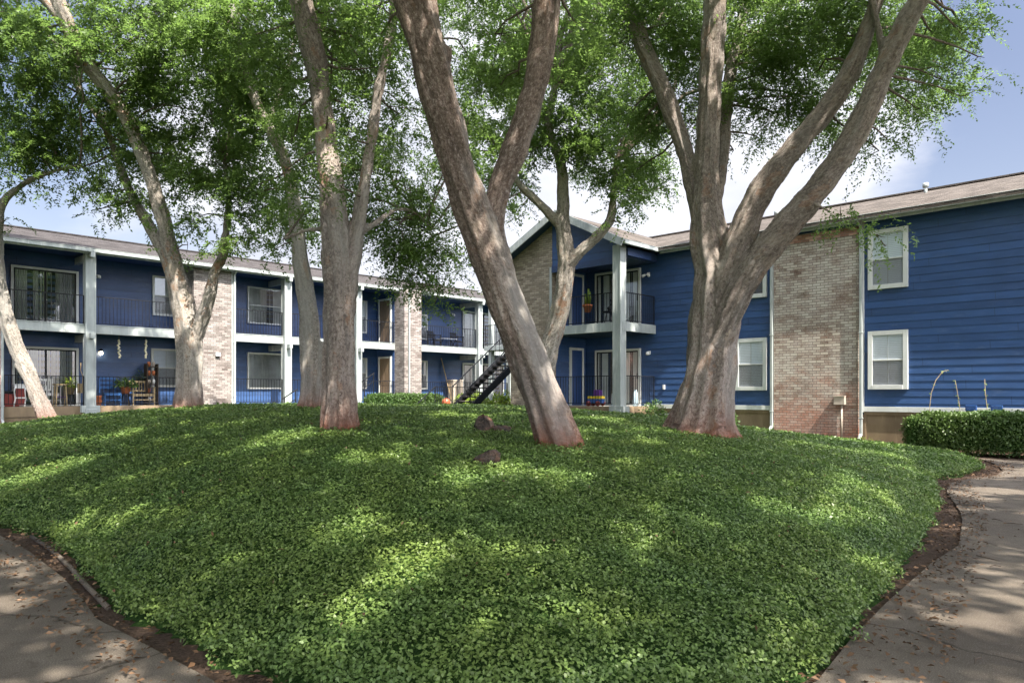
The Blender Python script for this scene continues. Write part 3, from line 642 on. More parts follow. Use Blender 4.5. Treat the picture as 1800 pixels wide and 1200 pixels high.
def door(fr, axis, p0, p1, z0, z1, at, face, mat, handle=True):
    """axis 'u': in a wall at off=at; axis 'o': in a wall at u=at, facing face"""
    p0, p1 = min(p0, p1), max(p0, p1); w = .09
    def bx(b, a0, a1, d0, d1, y0, y1, m):
        if axis == 'u': fr.box(b, a0, a1, at + d0, at + d1, y0, y1, m)
        else: fr.box(b, at + face * d0, at + face * d1, a0, a1, y0, y1, m)
    b = MB(); bx(b, p0 + w, p1 - w, 0.026, .05, z0 + .02, z1 - w, mat)
    pw = (p1 - p0 - 2 * w)
    for y0, y1 in ((.15, .75), (.85, 1.9)):
        for q in (.12, .55):
            if pw > .5: bx(b, p0 + w + pw * q, p0 + w + pw * (q + .33), .05, .058, z0 + y0, min(z0 + y1, z1 - w - .1), mat)
    o = b.build('door', fr.root, .004); b = MB()
    bx(b, p0, p0 + w, 0.0, .075, z0, z1, 'trim_white'); bx(b, p1 - w, p1, 0.0, .075, z0, z1, 'trim_white'); bx(b, p0 + w, p1 - w, 0.0, .072, z1 - w, z1, 'trim_white'); b.build('door_frame', o, .004)
    if handle: b = MB(); bx(b, p0 + w + .05, p0 + w + .1, .05, .11, z0 + .98, z0 + 1.03, 'black_metal'); b.build('handle', o)
    return o
def railing(fr, path_, z, name='railing', h=1.02, gap=.118, parent=None, hor=False):
    """path_: list of (u, off) corner points"""
    b = MB()
    for (u0, o0), (u1, o1) in zip(path_[:-1], path_[1:]):
        a, c = Vector(fr.L(u0, o0, 0)), Vector(fr.L(u1, o1, 0)); ln = (c - a).length; d = (c - a) / ln
        for zz, t_ in ((z + h, .042), (z + .09, .028)): b.bar(a + Vector((0, 0, zz)), c + Vector((0, 0, zz)), t_, .026, 'black_metal')
        n = max(2, int(ln / gap))
        for k in range(n + 1):
            p = a + d * ln * k / n; w = .03 if k in (0, n) else .014
            b.bar(p + Vector((0, 0, z if k in (0, n) else z + .09)), p + Vector((0, 0, z + h)), w, w, 'black_metal')
    return b.build(name, fr.root if parent is None else parent)
def post(fr, u, off, z0, z1, w=.29, base=True, m='trim', brk=None):
    b = MB(); fr.box(b, u - w / 2, u + w / 2, off - w / 2, off + w / 2, z0, z1, m)
    q = w / 2 + .012
    for s1 in (-1, 1):   # corner boards
        for s2 in (-1, 1): fr.box(b, u + s1 * q, u + s1 * (q - .06), off + s2 * q, off + s2 * (q - .06), z0 + .3, z1 - .02, m)
    o = b.build('porch_post', fr.root, .006)
    if base:
        b = MB(); fr.box(b, u - w * .95, u + w * .95, off - w * .6, off + w * .62, FL - .22, FL + .02, m); fr.box(b, u - w * .62, u + w * .62, off - w * .64, off + w * .7, z0 - .05, FL - .1, m); b.build('post_base', o, .006)
    return o
def gutter(fr, pts, name='gutter', parent=None, m='trim'):
    b = MB(); 
    for (u0, o0, z0), (u1, o1, z1) in zip(pts[:-1], pts[1:]):
        a, c = Vector(fr.L(u0, o0, z0)), Vector(fr.L(u1, o1, z1)); b.bar(a, c, .11, .12, m); b.bar(a + Vector((0, 0, .066)), c + Vector((0, 0, .066)), .135, .014, m)
    return b.build(name, parent or fr.root, .012)
def pipe(fr, u, off, z0, z1, name='downpipe', m='trim', w=.075, foot=True):
    b = MB(); fr.box(b, u - w / 2, u + w / 2, off, off + w, z0 + .12, z1, m)
    b.bar(fr.L(u, off + w / 2, z0 + .16), fr.L(u, off + w / 2 + .16, z0 + .02), w, w * .9, m, (1, 0, 0))
    b.bar(fr.L(u, off + w / 2, z1 - .02), fr.L(u, off + .30, z1 + .16), w, w * .9, m, (1, 0, 0))
    for zz in (z0 + .6, (z0 + z1) / 2, z1 - .3): fr.box(b, u - w * .75, u + w * .75, off - .0, off + w + .006, zz, zz + .03, m)
    return b.build(name, fr.root, .008)
def wall_lamp(fr, u, off, z, lit=False, two=False):
    b = MB(); fr.box(b, u - .05, u + .05, off + .02, off + .05, z - .06, z + .06, 'white_plastic')
    for s_ in ((-1, 1) if two else (0,)):
        c = Vector(fr.L(u + s_ * .08, off + .13, z - .03)); b.bar(fr.L(u, off + .05, z), tuple(c), .02, .02, 'white_plastic' if two else 'black_metal')
        if two: b.tube([c, c + Vector(fr.L(s_ * .05, .1, -.06))], [.035, .055], 'white_plastic', 10)
        elif not lit: b.lathe(c - Vector((0, 0, .05)), [(.03, 0), (.065, .01), (.065, .09), (.03, .12)], 'white_plastic', 12)
    o = b.build('wall_lamp', fr.root)
    if lit:
        b = MB(); c = Vector(fr.L(u, off + .13, z)); b.lathe(c - Vector((0, 0, .1)), [(.03, 0), (.05, .05), (.035, .12)], 'lamp_glow', 10); b.build('bulb', o)
        b = MB(); b.lathe(c + Vector((0, 0, .03)), [(.09, 0), (.02, .09)], 'black_metal', 10); b.build('lamp_hood', o)
    return o

# ================= left wing
L_ = Fr(Lo, LU, LN, 'apartment_building')
tag(L_.root, 'long two storey blue apartment wing on the left with posts, balconies and brick piers', 'building')
UL0, UL1, RW = -5.0, 27.0, -1.4
lap(L_, UL0, UL1, RW, FL, EAVE)
brk1 = (L_.u(340, 0), L_.u(413, 0)); brk3 = (L_.u(711, .75), L_.u(741, .75)); brk0 = (UL0, L_.u(6, 0))
sideu = brk3[0]
# piers
for (a, c), off, m in ((brk1, .04, 'brick_grey'), (brk3, .75, 'brick_grey'), (brk0, .04, 'brick_red')):
    b = MB(); L_.box(b, a, c, RW - .1, off, .2, EAVE - .02, m); b.build('brick_pier', L_.root)
lap_side(L_, RW + .002, -.02, sideu - .02, -1, FL, EAVE, 'wall')
# floors, ceilings
segs = [(brk0[1], brk1[0]), (brk1[1], brk3[0]), (brk3[1], UL1)]
for a, c in segs:
    b = MB(); L_.box(b, a, c, RW, -.03, FL - .16, FL - .004, 'concrete_light'); b.build('porch_floor', L_.root); b = MB(); L_.box(b, a, c, RW, -.045, FL2 - .2, FL2 - .01, 'blue_trim'); b.build('balcony_floor', L_.root)
    b = MB(); L_.box(b, a, c, -.04, .03, FL2 - .27, FL2 + .02, 'trim'); L_.box(b, a, c, -.05, .045, FL2 + .02, FL2 + .045, 'trim'); b.build('balcony_fascia', L_.root, .005)
    b = MB(); L_.box(b, a, c, -.06, .0, FL - .34, FL, 'tan'); L_.box(b, a, c, -.10, -.03, -.1, FL - .35, 'tan')
    n = max(1, int((c - a) / 2.4))
    for k in range(n + 1): x = a + (c - a) * k / n; L_.box(b, x - .05, x + .05, -.029, .006, -.1, FL - .34, 'tan')
    b.build('foundation_skirt', L_.root, .004)
b = MB(); L_.box(b, UL0, UL1, RW, .28, EAVE - .03, EAVE + .02, 'blue_trim'); b.build('soffit', L_.root)
# beams + brackets at posts
posts = [L_.u(157, 0), L_.u(503, 0), L_.u(628, 0), L_.u(841, 0), L_.u(896, 0)]
for k, u in enumerate(posts):
    p_ = L_.world(u, 0, 0); z0 = max(H(p_.x, p_.y) - .05, .3)
    if k == 2: z0 = FL - .2
    post(L_, u, .02, z0, EAVE - .03, .30 if k < 2 else .27)
    for zz in (FL2 - .52, EAVE - .32):
        b = MB(); v_ = [L_.L(u - .07, -.12, zz + .24), L_.L(u - .07, RW, zz + .24), L_.L(u - .07, RW, zz + .02), L_.L(u - .07, -.12, zz + .02)]
        L_.box(b, u - .07, u + .07, RW, -.13, zz, zz + .24, 'trim'); L_.box(b, u - .07, u + .07, .18, .42, zz + .06, zz + .24, 'trim'); b.build('beam', L_.root, .006)
# small diagonal post-cap brackets
def xw(px): return L_.u(px, RW)
slider(L_, xw(18), xw(137), FL2, L_.z(137, 478, RW), RW, 'curtain_grey', (.2, .3))
slider(L_, xw(20), xw(137), FL, L_.z(137, 612, RW), RW, 'curtain_grey', (.1, .2))
def wz(px, y0, y1): return sorted((L_.z(px, y0, RW), L_.z(px, y1, RW)))
def win(px0, px1, y0, y1, **k):
    z0, z1 = wz(px0, y0, y1); return window(L_, xw(px0), xw(px1), z0, z1, RW, **k)
win(267, 318, 484, 554, style='blind'); win(265, 317, 612, 680, style='blind')
win(434, 511, 503, 568, style='curtain', mull=1, wide=.06); win(434, 511, 619, 683, style='fixed', mull=2, wide=.06)
b_ = MB()
win(614, 644, 526, 584, style='blind', mull=0); win(614, 644, 628, 683, style='blind', mull=0)
win(728, 750, 551, 596, style='blind', mull=0); win(728, 750, 633, 684, style='blind', mull=0)
# brown doors in the side wall beside the brick pier
for z0 in (FL, FL2): door(L_, 'o', RW + .22, RW + 1.22, z0, z0 + 2.2, sideu - .02, -1, 'door_tan')
slider(L_, xw(812), xw(884), FL2, FL2 + 2.15, RW, 'curtain', (.3, .6)); slider(L_, xw(812), xw(884), FL, FL + 2.1, RW, 'curtain', (.8, .9))
door(L_, 'u', xw(895), xw(925), FL2, FL2 + 2.1, RW, 1, 'door_grey'); 
# railings per bay
edges = [brk0[1], posts[0] - .16, posts[0] + .16, brk1[0]]
for z in (FL, FL2):
    railing(L_, [(brk0[1] + .02, -.02), (posts[0] - .17, -.02)], z); railing(L_, [(posts[0] + .17, -.02), (brk1[0] - .02, -.02)], z)
    railing(L_, [(brk1[1] + .02, -.02), (posts[1] - .17, -.02)], z); railing(L_, [(posts[1] + .17, -.02), (posts[2] - .17, -.02)], z)
    railing(L_, [(posts[2] + .17, -.02), (brk3[0] - .04, -.02)], z); railing(L_, [(brk3[1] + .02, -.02), (posts[3] - .17, -.02)], z)
    railing(L_, [(posts[3] + .17, -.02), (posts[4] - .17, -.02)], z)
for zt in (FL2,): pass
pipe(L_, brk1[1] - .06, .045, .8, EAVE - .2); pipe(L_, brk3[0] + .25, .755, .85, EAVE - .2, w=.07); pipe(L_, brk0[1] - .05, .045, .5, EAVE - .2)
b = MB(); L_.box(b, brk1[1] - .16, brk1[1] + .01, .0, .055, 1.0, EAVE - .04, 'trim'); b.build('corner_board', L_.root)
# roof
def roof(fr, u0, u1, oe, orr, zr, m, name='roof', ob=-14):
    t_ = .10; v_ = [fr.L(u0, oe, EAVE + .05), fr.L(u1, oe, EAVE + .05), fr.L(u1, orr, zr), fr.L(u0, orr, zr), fr.L(u1, ob, EAVE + .05), fr.L(u0, ob, EAVE + .05)]
    lo_ = [(x, y, z - t_) for x, y, z in v_]
    b = MB(); f = [(0, 1, 2, 3), (3, 2, 4, 5), (6, 9, 8, 7), (9, 11, 10, 8), (0, 3, 9, 6), (1, 7, 8, 2), (0, 6, 7, 1), (3, 5, 11, 9), (2, 8, 10, 4), (5, 4, 10, 11)]
    b.add(v_ + lo_, f, m)
    rg = b.build(name, fr.root)
    b = MB(); b.bar(fr.L(u0, orr, zr + .02), fr.L(u1, orr, zr + .02), .3, .05, m); b.build('ridge_cap', rg)
    return rg
rL = roof(L_, UL0 - .3, UL1, .42, -6.6, EAVE + 1.72, 'roof_grey')
b = MB(); L_.box(b, UL0, UL1, .27, .30, EAVE - .14, EAVE + .03, 'trim'); b.build('eave_fascia', L_.root)
gutter(L_, [(UL0, .37, EAVE - .03), (UL1, .37, EAVE - .03)])
# back and end walls so the block is solid
b = MB(); L_.box(b, UL0, UL1, -12.2, -12, .2, EAVE, 'siding_blue'); L_.box(b, UL0, UL0 + .2, -12, RW - .15, .2, EAVE, 'siding_blue'); L_.box(b, UL1 - .2, UL1, -12, RW - .15, .2, EAVE, 'siding_blue')
L_.box(b, UL0 + .2, UL1 - .2, -12, RW - .15, .2, FL - .2, 'siding_blue')
for u in (UL0, UL1 - .2): 
    v_ = [L_.L(u, .3, EAVE), L_.L(u, -6.6, EAVE + 1.62), L_.L(u, -13.5, EAVE), L_.L(u + .2, .3, EAVE), L_.L(u + .2, -6.6, EAVE + 1.62), L_.L(u + .2, -13.5, EAVE)]
    b.add(v_, [(0, 1, 2), (5, 4, 3), (0, 3, 4, 1), (1, 4, 5, 2)], 'siding_blue')
b.build('rear_wall', L_.root)
# wall lamps, pier box lamp
wall_lamp(L_, xw(176), RW, L_.z(176, 619, RW), lit=True)
b = MB(); z = L_.z(382, 623, .04); L_.box(b, L_.u(378, .04), L_.u(386, .04), .04, .14, z - .06, z + .08, 'trim_white'); b.build('wall_lamp', L_.root)
wall_lamp(L_, xw(172), RW, L_.z(172, 486, RW)); wall_lamp(L_, xw(795), RW, L_.z(795, 553, RW))

# ================= right wing with the gabled bay
R = Fr(Ro, RU, RN, 'apartment_building')
tag(R.root, 'blue apartment block on the right with broad brick panel and gabled brick bay', 'building')
UR0, UR1 = -8.0, 16.2
PU, PO = R.u(1088, 2.0), 1.98
GU1 = R.u(897, 2.0); REC = PU + 2.92
bp = (R.u(1509, .1), R.u(1360, .1))
lap(R, UR0, UR1, 0, FL, EAVE)
# foundation below the siding
b = MB(); R.box(b, UR0, bp[0] - .12, -.1, -.02, -.1, FL - .08, 'tan'); R.box(b, bp[1] + .12, PU - .1, -.1, -.02, -.1, FL - .08, 'tan')
for u0, u1 in ((UR0, bp[0] - .12), (bp[1] + .12, PU - .1)):
    n = max(1, int((u1 - u0) / 2.2))
    for k in range(n + 1): x = u0 + (u1 - u0) * k / n; R.box(b, x - .05, x + .05, -.02, .012, -.1, FL - .17, 'tan')
    R.box(b, u0, u1, -.02, .016, FL - .17, FL - .08, 'tan')
b.build('foundation_skirt', R.root, .004)
for u0, u1 in ((UR0, bp[0] - .10), (bp[1] + .10, PU + .3)):
    b = MB(); R.box(b, u0, u1, -.02, .05, FL - .08, FL + .06, 'trim_white'); b.build('base_trim', R.root, .004)
b = MB(); R.box(b, bp[0], bp[1], -.12, .10, -.1, EAVE - .16, 'brick_wash')
R.box(b, bp[0], bp[1], -.12, .115, EAVE - .40, EAVE - .18, 'brick_red'); b.build('brick_panel', R.root)
for u0, u1 in ((bp[0] - .13, bp[0] - .005), (bp[1] + .005, bp[1] + .13)):
    b = MB(); R.box(b, u0, u1, -.02, .06, FL - .10, EAVE - .02, 'trim_white'); b.build('corner_board', R.root, .004)
def rwin(px0, px1, y0, y1, px, **k): return window(R, R.u(px0), R.u(px1), R.z(px, y1), R.z(px, y0), 0.0, wide=.12, **k)
rwin(1527, 1597, 397, 504, 1597, style='blind', label='upper window with blinds drawn beside the brick panel'); rwin(1527, 1597, 579, 684, 1597, style='blind', label='lower window beside the brick panel')
rwin(1294, 1349, 437, 527, 1294, style='half', label='upper window behind the forked tree limbs'); rwin(1294, 1349, 596, 686, 1294, style='blind', label='lower window behind the big trunk')
pipe(R, R.u(1357, .12), .115, .35, EAVE - .2); pipe(R, R.u(1514, .12), .115, .2, EAVE - .2)
b = MB(); R.box(b, UR0, PU - .1, -.05, .33, EAVE - .03, EAVE + .02, 'blue_trim'); R.box(b, PU - .1, UR1, -.05, .1, EAVE - .03, EAVE + .02, 'blue_trim'); b.build('soffit', R.root)
b = MB(); R.box(b, UR0, PU - .5, .31, .34, EAVE - .14, EAVE + .05, 'trim'); b.build('eave_fascia', R.root)
gutter(R, [(UR0, .40, EAVE - .01), (PU - .42, .40, EAVE - .01)])
rR = roof(R, UR0 - .3, UR1 + .2, .46, -5.4, EAVE + 1.86, 'roof_brown', ob=-11.2)
b = MB(); R.box(b, UR0, UR1, -10.2, -10, .2, EAVE, 'siding_blue'); R.box(b, UR0, UR0 + .2, -10, -.16, .2, EAVE, 'siding_blue'); R.box(b, UR1 - .2, UR1, -10, -.16, .2, EAVE, 'siding_blue')
for u in (UR0, UR1 - .2):
    v_ = [R.L(u, .2, EAVE), R.L(u, -5.4, EAVE + 1.76), R.L(u, -10.8, EAVE), R.L(u + .2, .2, EAVE), R.L(u + .2, -5.4, EAVE + 1.76), R.L(u + .2, -10.8, EAVE)]
    b.add(v_, [(0, 1, 2), (5, 4, 3), (0, 3, 4, 1), (1, 4, 5, 2)], 'siding_blue')
b.build('rear_wall', R.root)
for px, h_ in ((1627, .12), (1365, .08)):   # roof vents near the ridge
    u = R.u(px, -4.6); b = MB(); b.tube([R.L(u, -4.6, EAVE + 1.5), R.L(u, -4.6, EAVE + 1.72 + h_)], .05, 'trim', 10); b.tube([R.L(u, -4.6, EAVE + 1.66 + h_), R.L(u, -4.6, EAVE + 1.80 + h_)], .09, 'trim', 10); b.build('vent_pipe', R.root)
# meter box and conduit on the brick
u = R.u(1478, .1); zb = R.z(1478, 711, .1); b = MB(); R.box(b, u - .15, u + .15, .10, .24, zb, zb + .24, 'grey_box'); R.box(b, u - .16, u + .16, .10, .26, zb + .24, zb + .26, 'grey_box'); o = b.build('meter_box', R.root, .006)
b = MB(); b.tube([R.L(u - .04, .15, zb), R.L(u - .04, .15, .2)], .025, 'grey_box', 8); b.build('conduit', o)
wall_lamp(R, R.u(1141), 0, R.z(1141, 482), two=True); wall_lamp(R, R.u(1142), 0, R.z(1142, 620))
b = MB(); u = R.u(1168); R.box(b, u - .04, u + .04, .02, .05, R.z(1168, 684), R.z(1168, 676), 'white_plastic'); b.build('outlet', R.root)
# ---- gabled bay
zr = EAVE + 1.46; ridge_u = (PU - .15 + GU1 + .1) / 2; OV = PO + .42
eu0, eu1 = PU - .42, GU1 + .38
sl = (zr - EAVE - .05) / (ridge_u - eu0)
def zroof(u): return EAVE + .05 + sl * ((u - eu0) if u < ridge_u else (eu1 - u) * (ridge_u - eu0) / (eu1 - ridge_u))
b = MB(); back = -4.0; t_ = .14
for ua in (eu0, eu1):
    v_ = [R.L(ua, OV, EAVE + .05), R.L(ridge_u, OV, zr), R.L(ridge_u, back, zr), R.L(ua, back, EAVE + .05)]; lo_ = [(x, y, z - t_) for x, y, z in v_]
    b.add(v_ + lo_, [(0, 1, 2, 3), (7, 6, 5, 4), (0, 4, 5, 1), (1, 5, 6, 2), (2, 6, 7, 3), (3, 7, 4, 0)], 'roof_brown')
b.build('gable_roof', R.root)
b = MB()
for ua in (eu0 - .02, eu1 + .02): b.bar(R.L(ua, OV + .02, EAVE - .05), R.L(ridge_u, OV + .02, zr - .07), .045, .24, 'trim')
b.build('bargeboard', R.root, .004)
b = MB()
for ua in (eu0 + .05, eu1 - .05): b.bar(R.L(ua, OV - .22, EAVE - .08), R.L(ridge_u, OV - .22, zr - .12), .40, .03, 'blue_trim', (0, 0, 1))
b.build('gable_soffit', R.root)
gutter(R, [(eu0 - .05, OV - .02, EAVE - .02), (eu0 - .05, .42, EAVE - .02)]); gutter(R, [(eu1 + .05, OV - .02, EAVE - .02), (eu1 + .05, .2, EAVE - .02)])
# front face: brick part and siding part under the rake
def gfill(u0, u1, z0, off, th, m, name, base=None):
    b = MB(); us = sorted({u0, u1, *( [ridge_u] if u0 < ridge_u < u1 else [])}); fr_ = []; n = len(us)
    top = [zroof(u) - .13 for u in us]
    vs = [R.L(u, off, z0) for u in us] + [R.L(u, off, z) for u, z in zip(us, top)] + [R.L(u, off - th, z0) for u in us] + [R.L(u, off - th, z) for u, z in zip(us, top)]
    fs = []
    for k in range(n - 1): fs += [(k, k + 1, n + k + 1, n + k), (2 * n + k + 1, 2 * n + k, 3 * n + k, 3 * n + k + 1), (k, 2 * n + k, 2 * n + k + 1, k + 1), (n + k, n + k + 1, 3 * n + k + 1, 3 * n + k)]
    fs += [(0, n, 3 * n, 2 * n), (n - 1, 3 * n - 1, 4 * n - 1, 2 * n - 1)]
    b.add(vs, fs, m); return b
gfill(REC, GU1, .3, PO, .22, 'brick_tan', 'x').build('brick_front', R.root)
b = MB(); R.box(b, GU1 - .22, GU1, -.1, PO - .22, .3, EAVE + .02, 'brick_tan'); b.build('brick_side', R.root)
b = gfill(PU - .14, REC - .01, EAVE - .38, PO, .14, 'siding_blue', 'x')
k = EAVE - .38
while k < zr - .5:   # lapped boards of the gable
    ua = max(PU - .14, eu0 + (k + .24 + .13 - EAVE - .05) / sl)
    if ua < REC - .3: R.box(b, ua, REC - .01, PO, PO + .018, k, k + .03, 'siding_blue')
    k += .235
b.build('gable_siding', R.root)
b = MB(); R.box(b, PU - .1, REC - .01, PO - .14, PO + .03, EAVE - .60, EAVE - .38, 'blue_trim'); R.box(b, PU - .2, PU - .02, .03, PO - .2, EAVE - .34, EAVE - .08, 'blue_trim'); b.build('beam', R.root)
b = MB(); R.box(b, PU - .1, REC, .03, PO - .15, EAVE - .37, EAVE - .33, 'blue_trim'); b.build('bay_ceiling', R.root)
lap_side(R, .03, PO - .23, REC + .0, -1, FL, EAVE - .1, 'wall')
for z0 in (FL, FL2): door(R, 'o', R.off(1000, REC - .0), R.off(1024, REC), z0, z0 + (2.12 if z0 == FL else 2.08), REC, -1, 'door_blue', False)
b = MB(); R.box(b, PU - .1, REC, .03, PO - .02, FL - .16, FL - .004, 'concrete_light'); b.build('porch_floor', R.root); b = MB(); R.box(b, PU - .1, REC, .03, PO - .06, FL2 - .2, FL2 - .01, 'blue_trim'); b.build('balcony_floor', R.root)
b = MB(); R.box(b, PU - .16, REC - .0, PO - .05, PO + .04, FL2 - .27, FL2 + .03, 'trim'); R.box(b, PU - .16, PU - .07, .03, PO - .05, FL2 - .27, FL2 + .03, 'trim'); b.build('balcony_fascia', R.root, .005)
b = MB()
for k in range(5): o_ = .3 + k * .35; R.box(b, PU - .05, REC, o_, o_ + .05, FL2 - .30, FL2 - .205, 'blue_trim')
b.build('joists', R.root)
b = MB(); R.box(b, PU - .14, REC, PO - .08, PO, .3, FL, 'tan'); R.box(b, PU - .14, PU - .06, -.02, PO - .08, .3, FL, 'tan'); b.build('foundation_skirt', R.root)
post(R, PU, PO, .62, EAVE - .02, .30)
for z in (FL, FL2): railing(R, [(REC - .03, PO - .02), (PU + .17, PO - .02)], z); railing(R, [(PU - .10, PO - .18), (PU - .10, .06)], z)
for z0, ty, by in ((FL2, 471, 0), (FL, 612, 0)): slider(R, R.u(1128), R.u(1049), z0, R.z(1128, ty), 0.026, 'curtain', (.62, .72) if z0 == FL else (.55, .62))
b = MB(); R.box(b, REC + .0, REC + .1, PO + .0, PO + .03, FL, EAVE - .4, 'trim'); b.build('corner_board', R.root)
# access hatch / crawl vent behind the trunk
b = MB(); u = R.u(1172, 0)
for k in range(3): R.box(b, u - .25, u + .3, .012, .03, .45 + k * .16, .53 + k * .16, 'trim')
b.build('crawl_vent', R.root)

# ---------------------------------------------------------------- walkway and stair between the wings
st0 = np.array([-2.16, 31.5]); sw = 1.15
st_u = (st0 - Lo) @ LU; st_o = (st0 - Lo) @ LN; run = 3.95
class Loc:   # same axes as the left wing, with its own root
    pass
def frame_like(fr, name):
    f = Fr.__new__(Fr); f.o, f.U, f.N, f.sg = fr.o, fr.U, fr.N, fr.sg; f.root = empty(name, (fr.o[0], fr.o[1], 0), math.atan2(fr.U[1], fr.U[0])); return f
Wk = frame_like(L_, 'walkway'); tag(Wk.root, 'raised walkway slab on square posts linking both wings behind the stair', 'walkway')
ws = st_u + run
b = MB(); Wk.box(b, ws, ws + 1.5, 1.9, 8.3, FL2 - .22, FL2, 'trim'); b.build('deck', Wk.root, .01)
for o_ in (2.1, 5.2, 7.9): b = MB(); Wk.box(b, ws + .1, ws + .32, o_, o_ + .22, .7, EAVE - .1 if o_ < 3 else FL2 - .22, 'trim'); b.build('post', Wk.root, .006)
railing(Wk, [(ws + .06, 1.95), (ws + .06, st_o - sw / 2 - .1)], FL2); railing(Wk, [(ws + .06, st_o + sw / 2 + .1), (ws + .06, 8.2)], FL2)
St = frame_like(L_, 'metal_staircase'); tag(St.root, 'black metal open tread staircase rising to the walkway behind the leaning trunk', 'staircase')
zb0 = .85; n = 15; zt = FL2
for s_ in (-1, 1):
    o_ = st_o + s_ * sw / 2; b = MB(); b.bar(St.L(st_u - .1, o_, zb0 - .05), St.L(ws, o_, zt - .12), .06, .28, 'black_metal'); b.build('stringer', St.root)
    b = MB(); q0, q1 = Vector(St.L(st_u - .05, o_, zb0 + .95)), Vector(St.L(ws, o_, zt + .95)); b.bar(q0, q1, .045, .04, 'black_metal'); b.bar(q0 - Vector((0, 0, .8)), q1 - Vector((0, 0, .8)), .025, .025, 'black_metal')
    for k in range(n + 1):
        p0 = q0.lerp(q1, k / n); w = .045 if k in (0, n) else .016; b.bar(p0 - Vector((0, 0, .95 if k in (0, n) else .8)), p0, w, w, 'black_metal')
    b.build('handrail', St.root)
for k in range(n):
    f = (k + .7) / n; u = st_u + run * f - .05; z = zb0 + (zt - zb0) * f; b = MB(); St.box(b, u - .14, u + .15, st_o - sw / 2 + .031, st_o + sw / 2 - .031, z - .05, z, 'grey_box'); St.box(b, u - .155, u - .14, st_o - sw / 2 + .031, st_o + sw / 2 - .031, z - .055, z, 'black_metal'); b.build('tread', St.root)
# guard railing at the foot of the stair and small step railings
G = frame_like(L_, 'guard_railing'); tag(G.root, 'black guard railing with a sloping end beside the hedge at the foot of the staircase', 'railing')
ga = (P(765, 722, 31.0)); gu = (np.array([ga.x, ga.y]) - Lo) @ LU; go = (np.array([ga.x, ga.y]) - Lo) @ LN
railing(G, [(gu, go), (gu + 2.6, go - 0)], .78, 'rails')
b = MB(); b.bar(G.L(gu, go, 1.8), G.L(gu - 1.15, go, .95), .045, .035, 'black_metal'); b.bar(G.L(gu - 1.12, go, .75), G.L(gu - 1.12, go, .98), .03, .03, 'black_metal'); b.bar(G.L(gu - .55, go, .75), G.L(gu - .55, go, 1.38), .03, .03, 'black_metal'); b.build('handrail', G.root)
for px, Y, lab in ((500, 28.8, 'small black step handrail at the foot of the second porch post'), (640, 32.0, 'tall black step handrail right of the thick upright trunk')):
    q = P(px, 700, Y); u = (np.array([q.x, q.y]) - Lo) @ LU; o_ = (np.array([q.x, q.y]) - Lo) @ LN
    Q_ = frame_like(L_, 'step_handrail'); tag(Q_.root, lab, 'handrail'); b = MB(); zz = .8
    hgt = .55 if px == 500 else 1.3
    for dx, dz in ((0, 0), (.5, .3)):
        b.bar(Q_.L(u + dx, o_, zz - .1), Q_.L(u + dx, o_, zz + dz + hgt), .035, .035, 'black_metal')
    b.bar(Q_.L(u - .12, o_, zz + hgt - .07), Q_.L(u + .55, o_, zz + .33 + hgt), .045, .035, 'black_metal'); b.bar(Q_.L(u, o_, zz + hgt - .35), Q_.L(u + .5, o_, zz + hgt - .05), .025, .025, 'black_metal'); b.build('rail', Q_.root)
def rebase(root, w):
    q = root.matrix_basis.inverted() @ Vector(w); root.location = Vector(w)
    for c in root.children: c.location = c.location - q
rebase(Wk.root, Wk.world(ws + .7, 5, .8)); rebase(St.root, St.world(st_u, st_o, .8)); rebase(G.root, G.world(gu, go, .78))

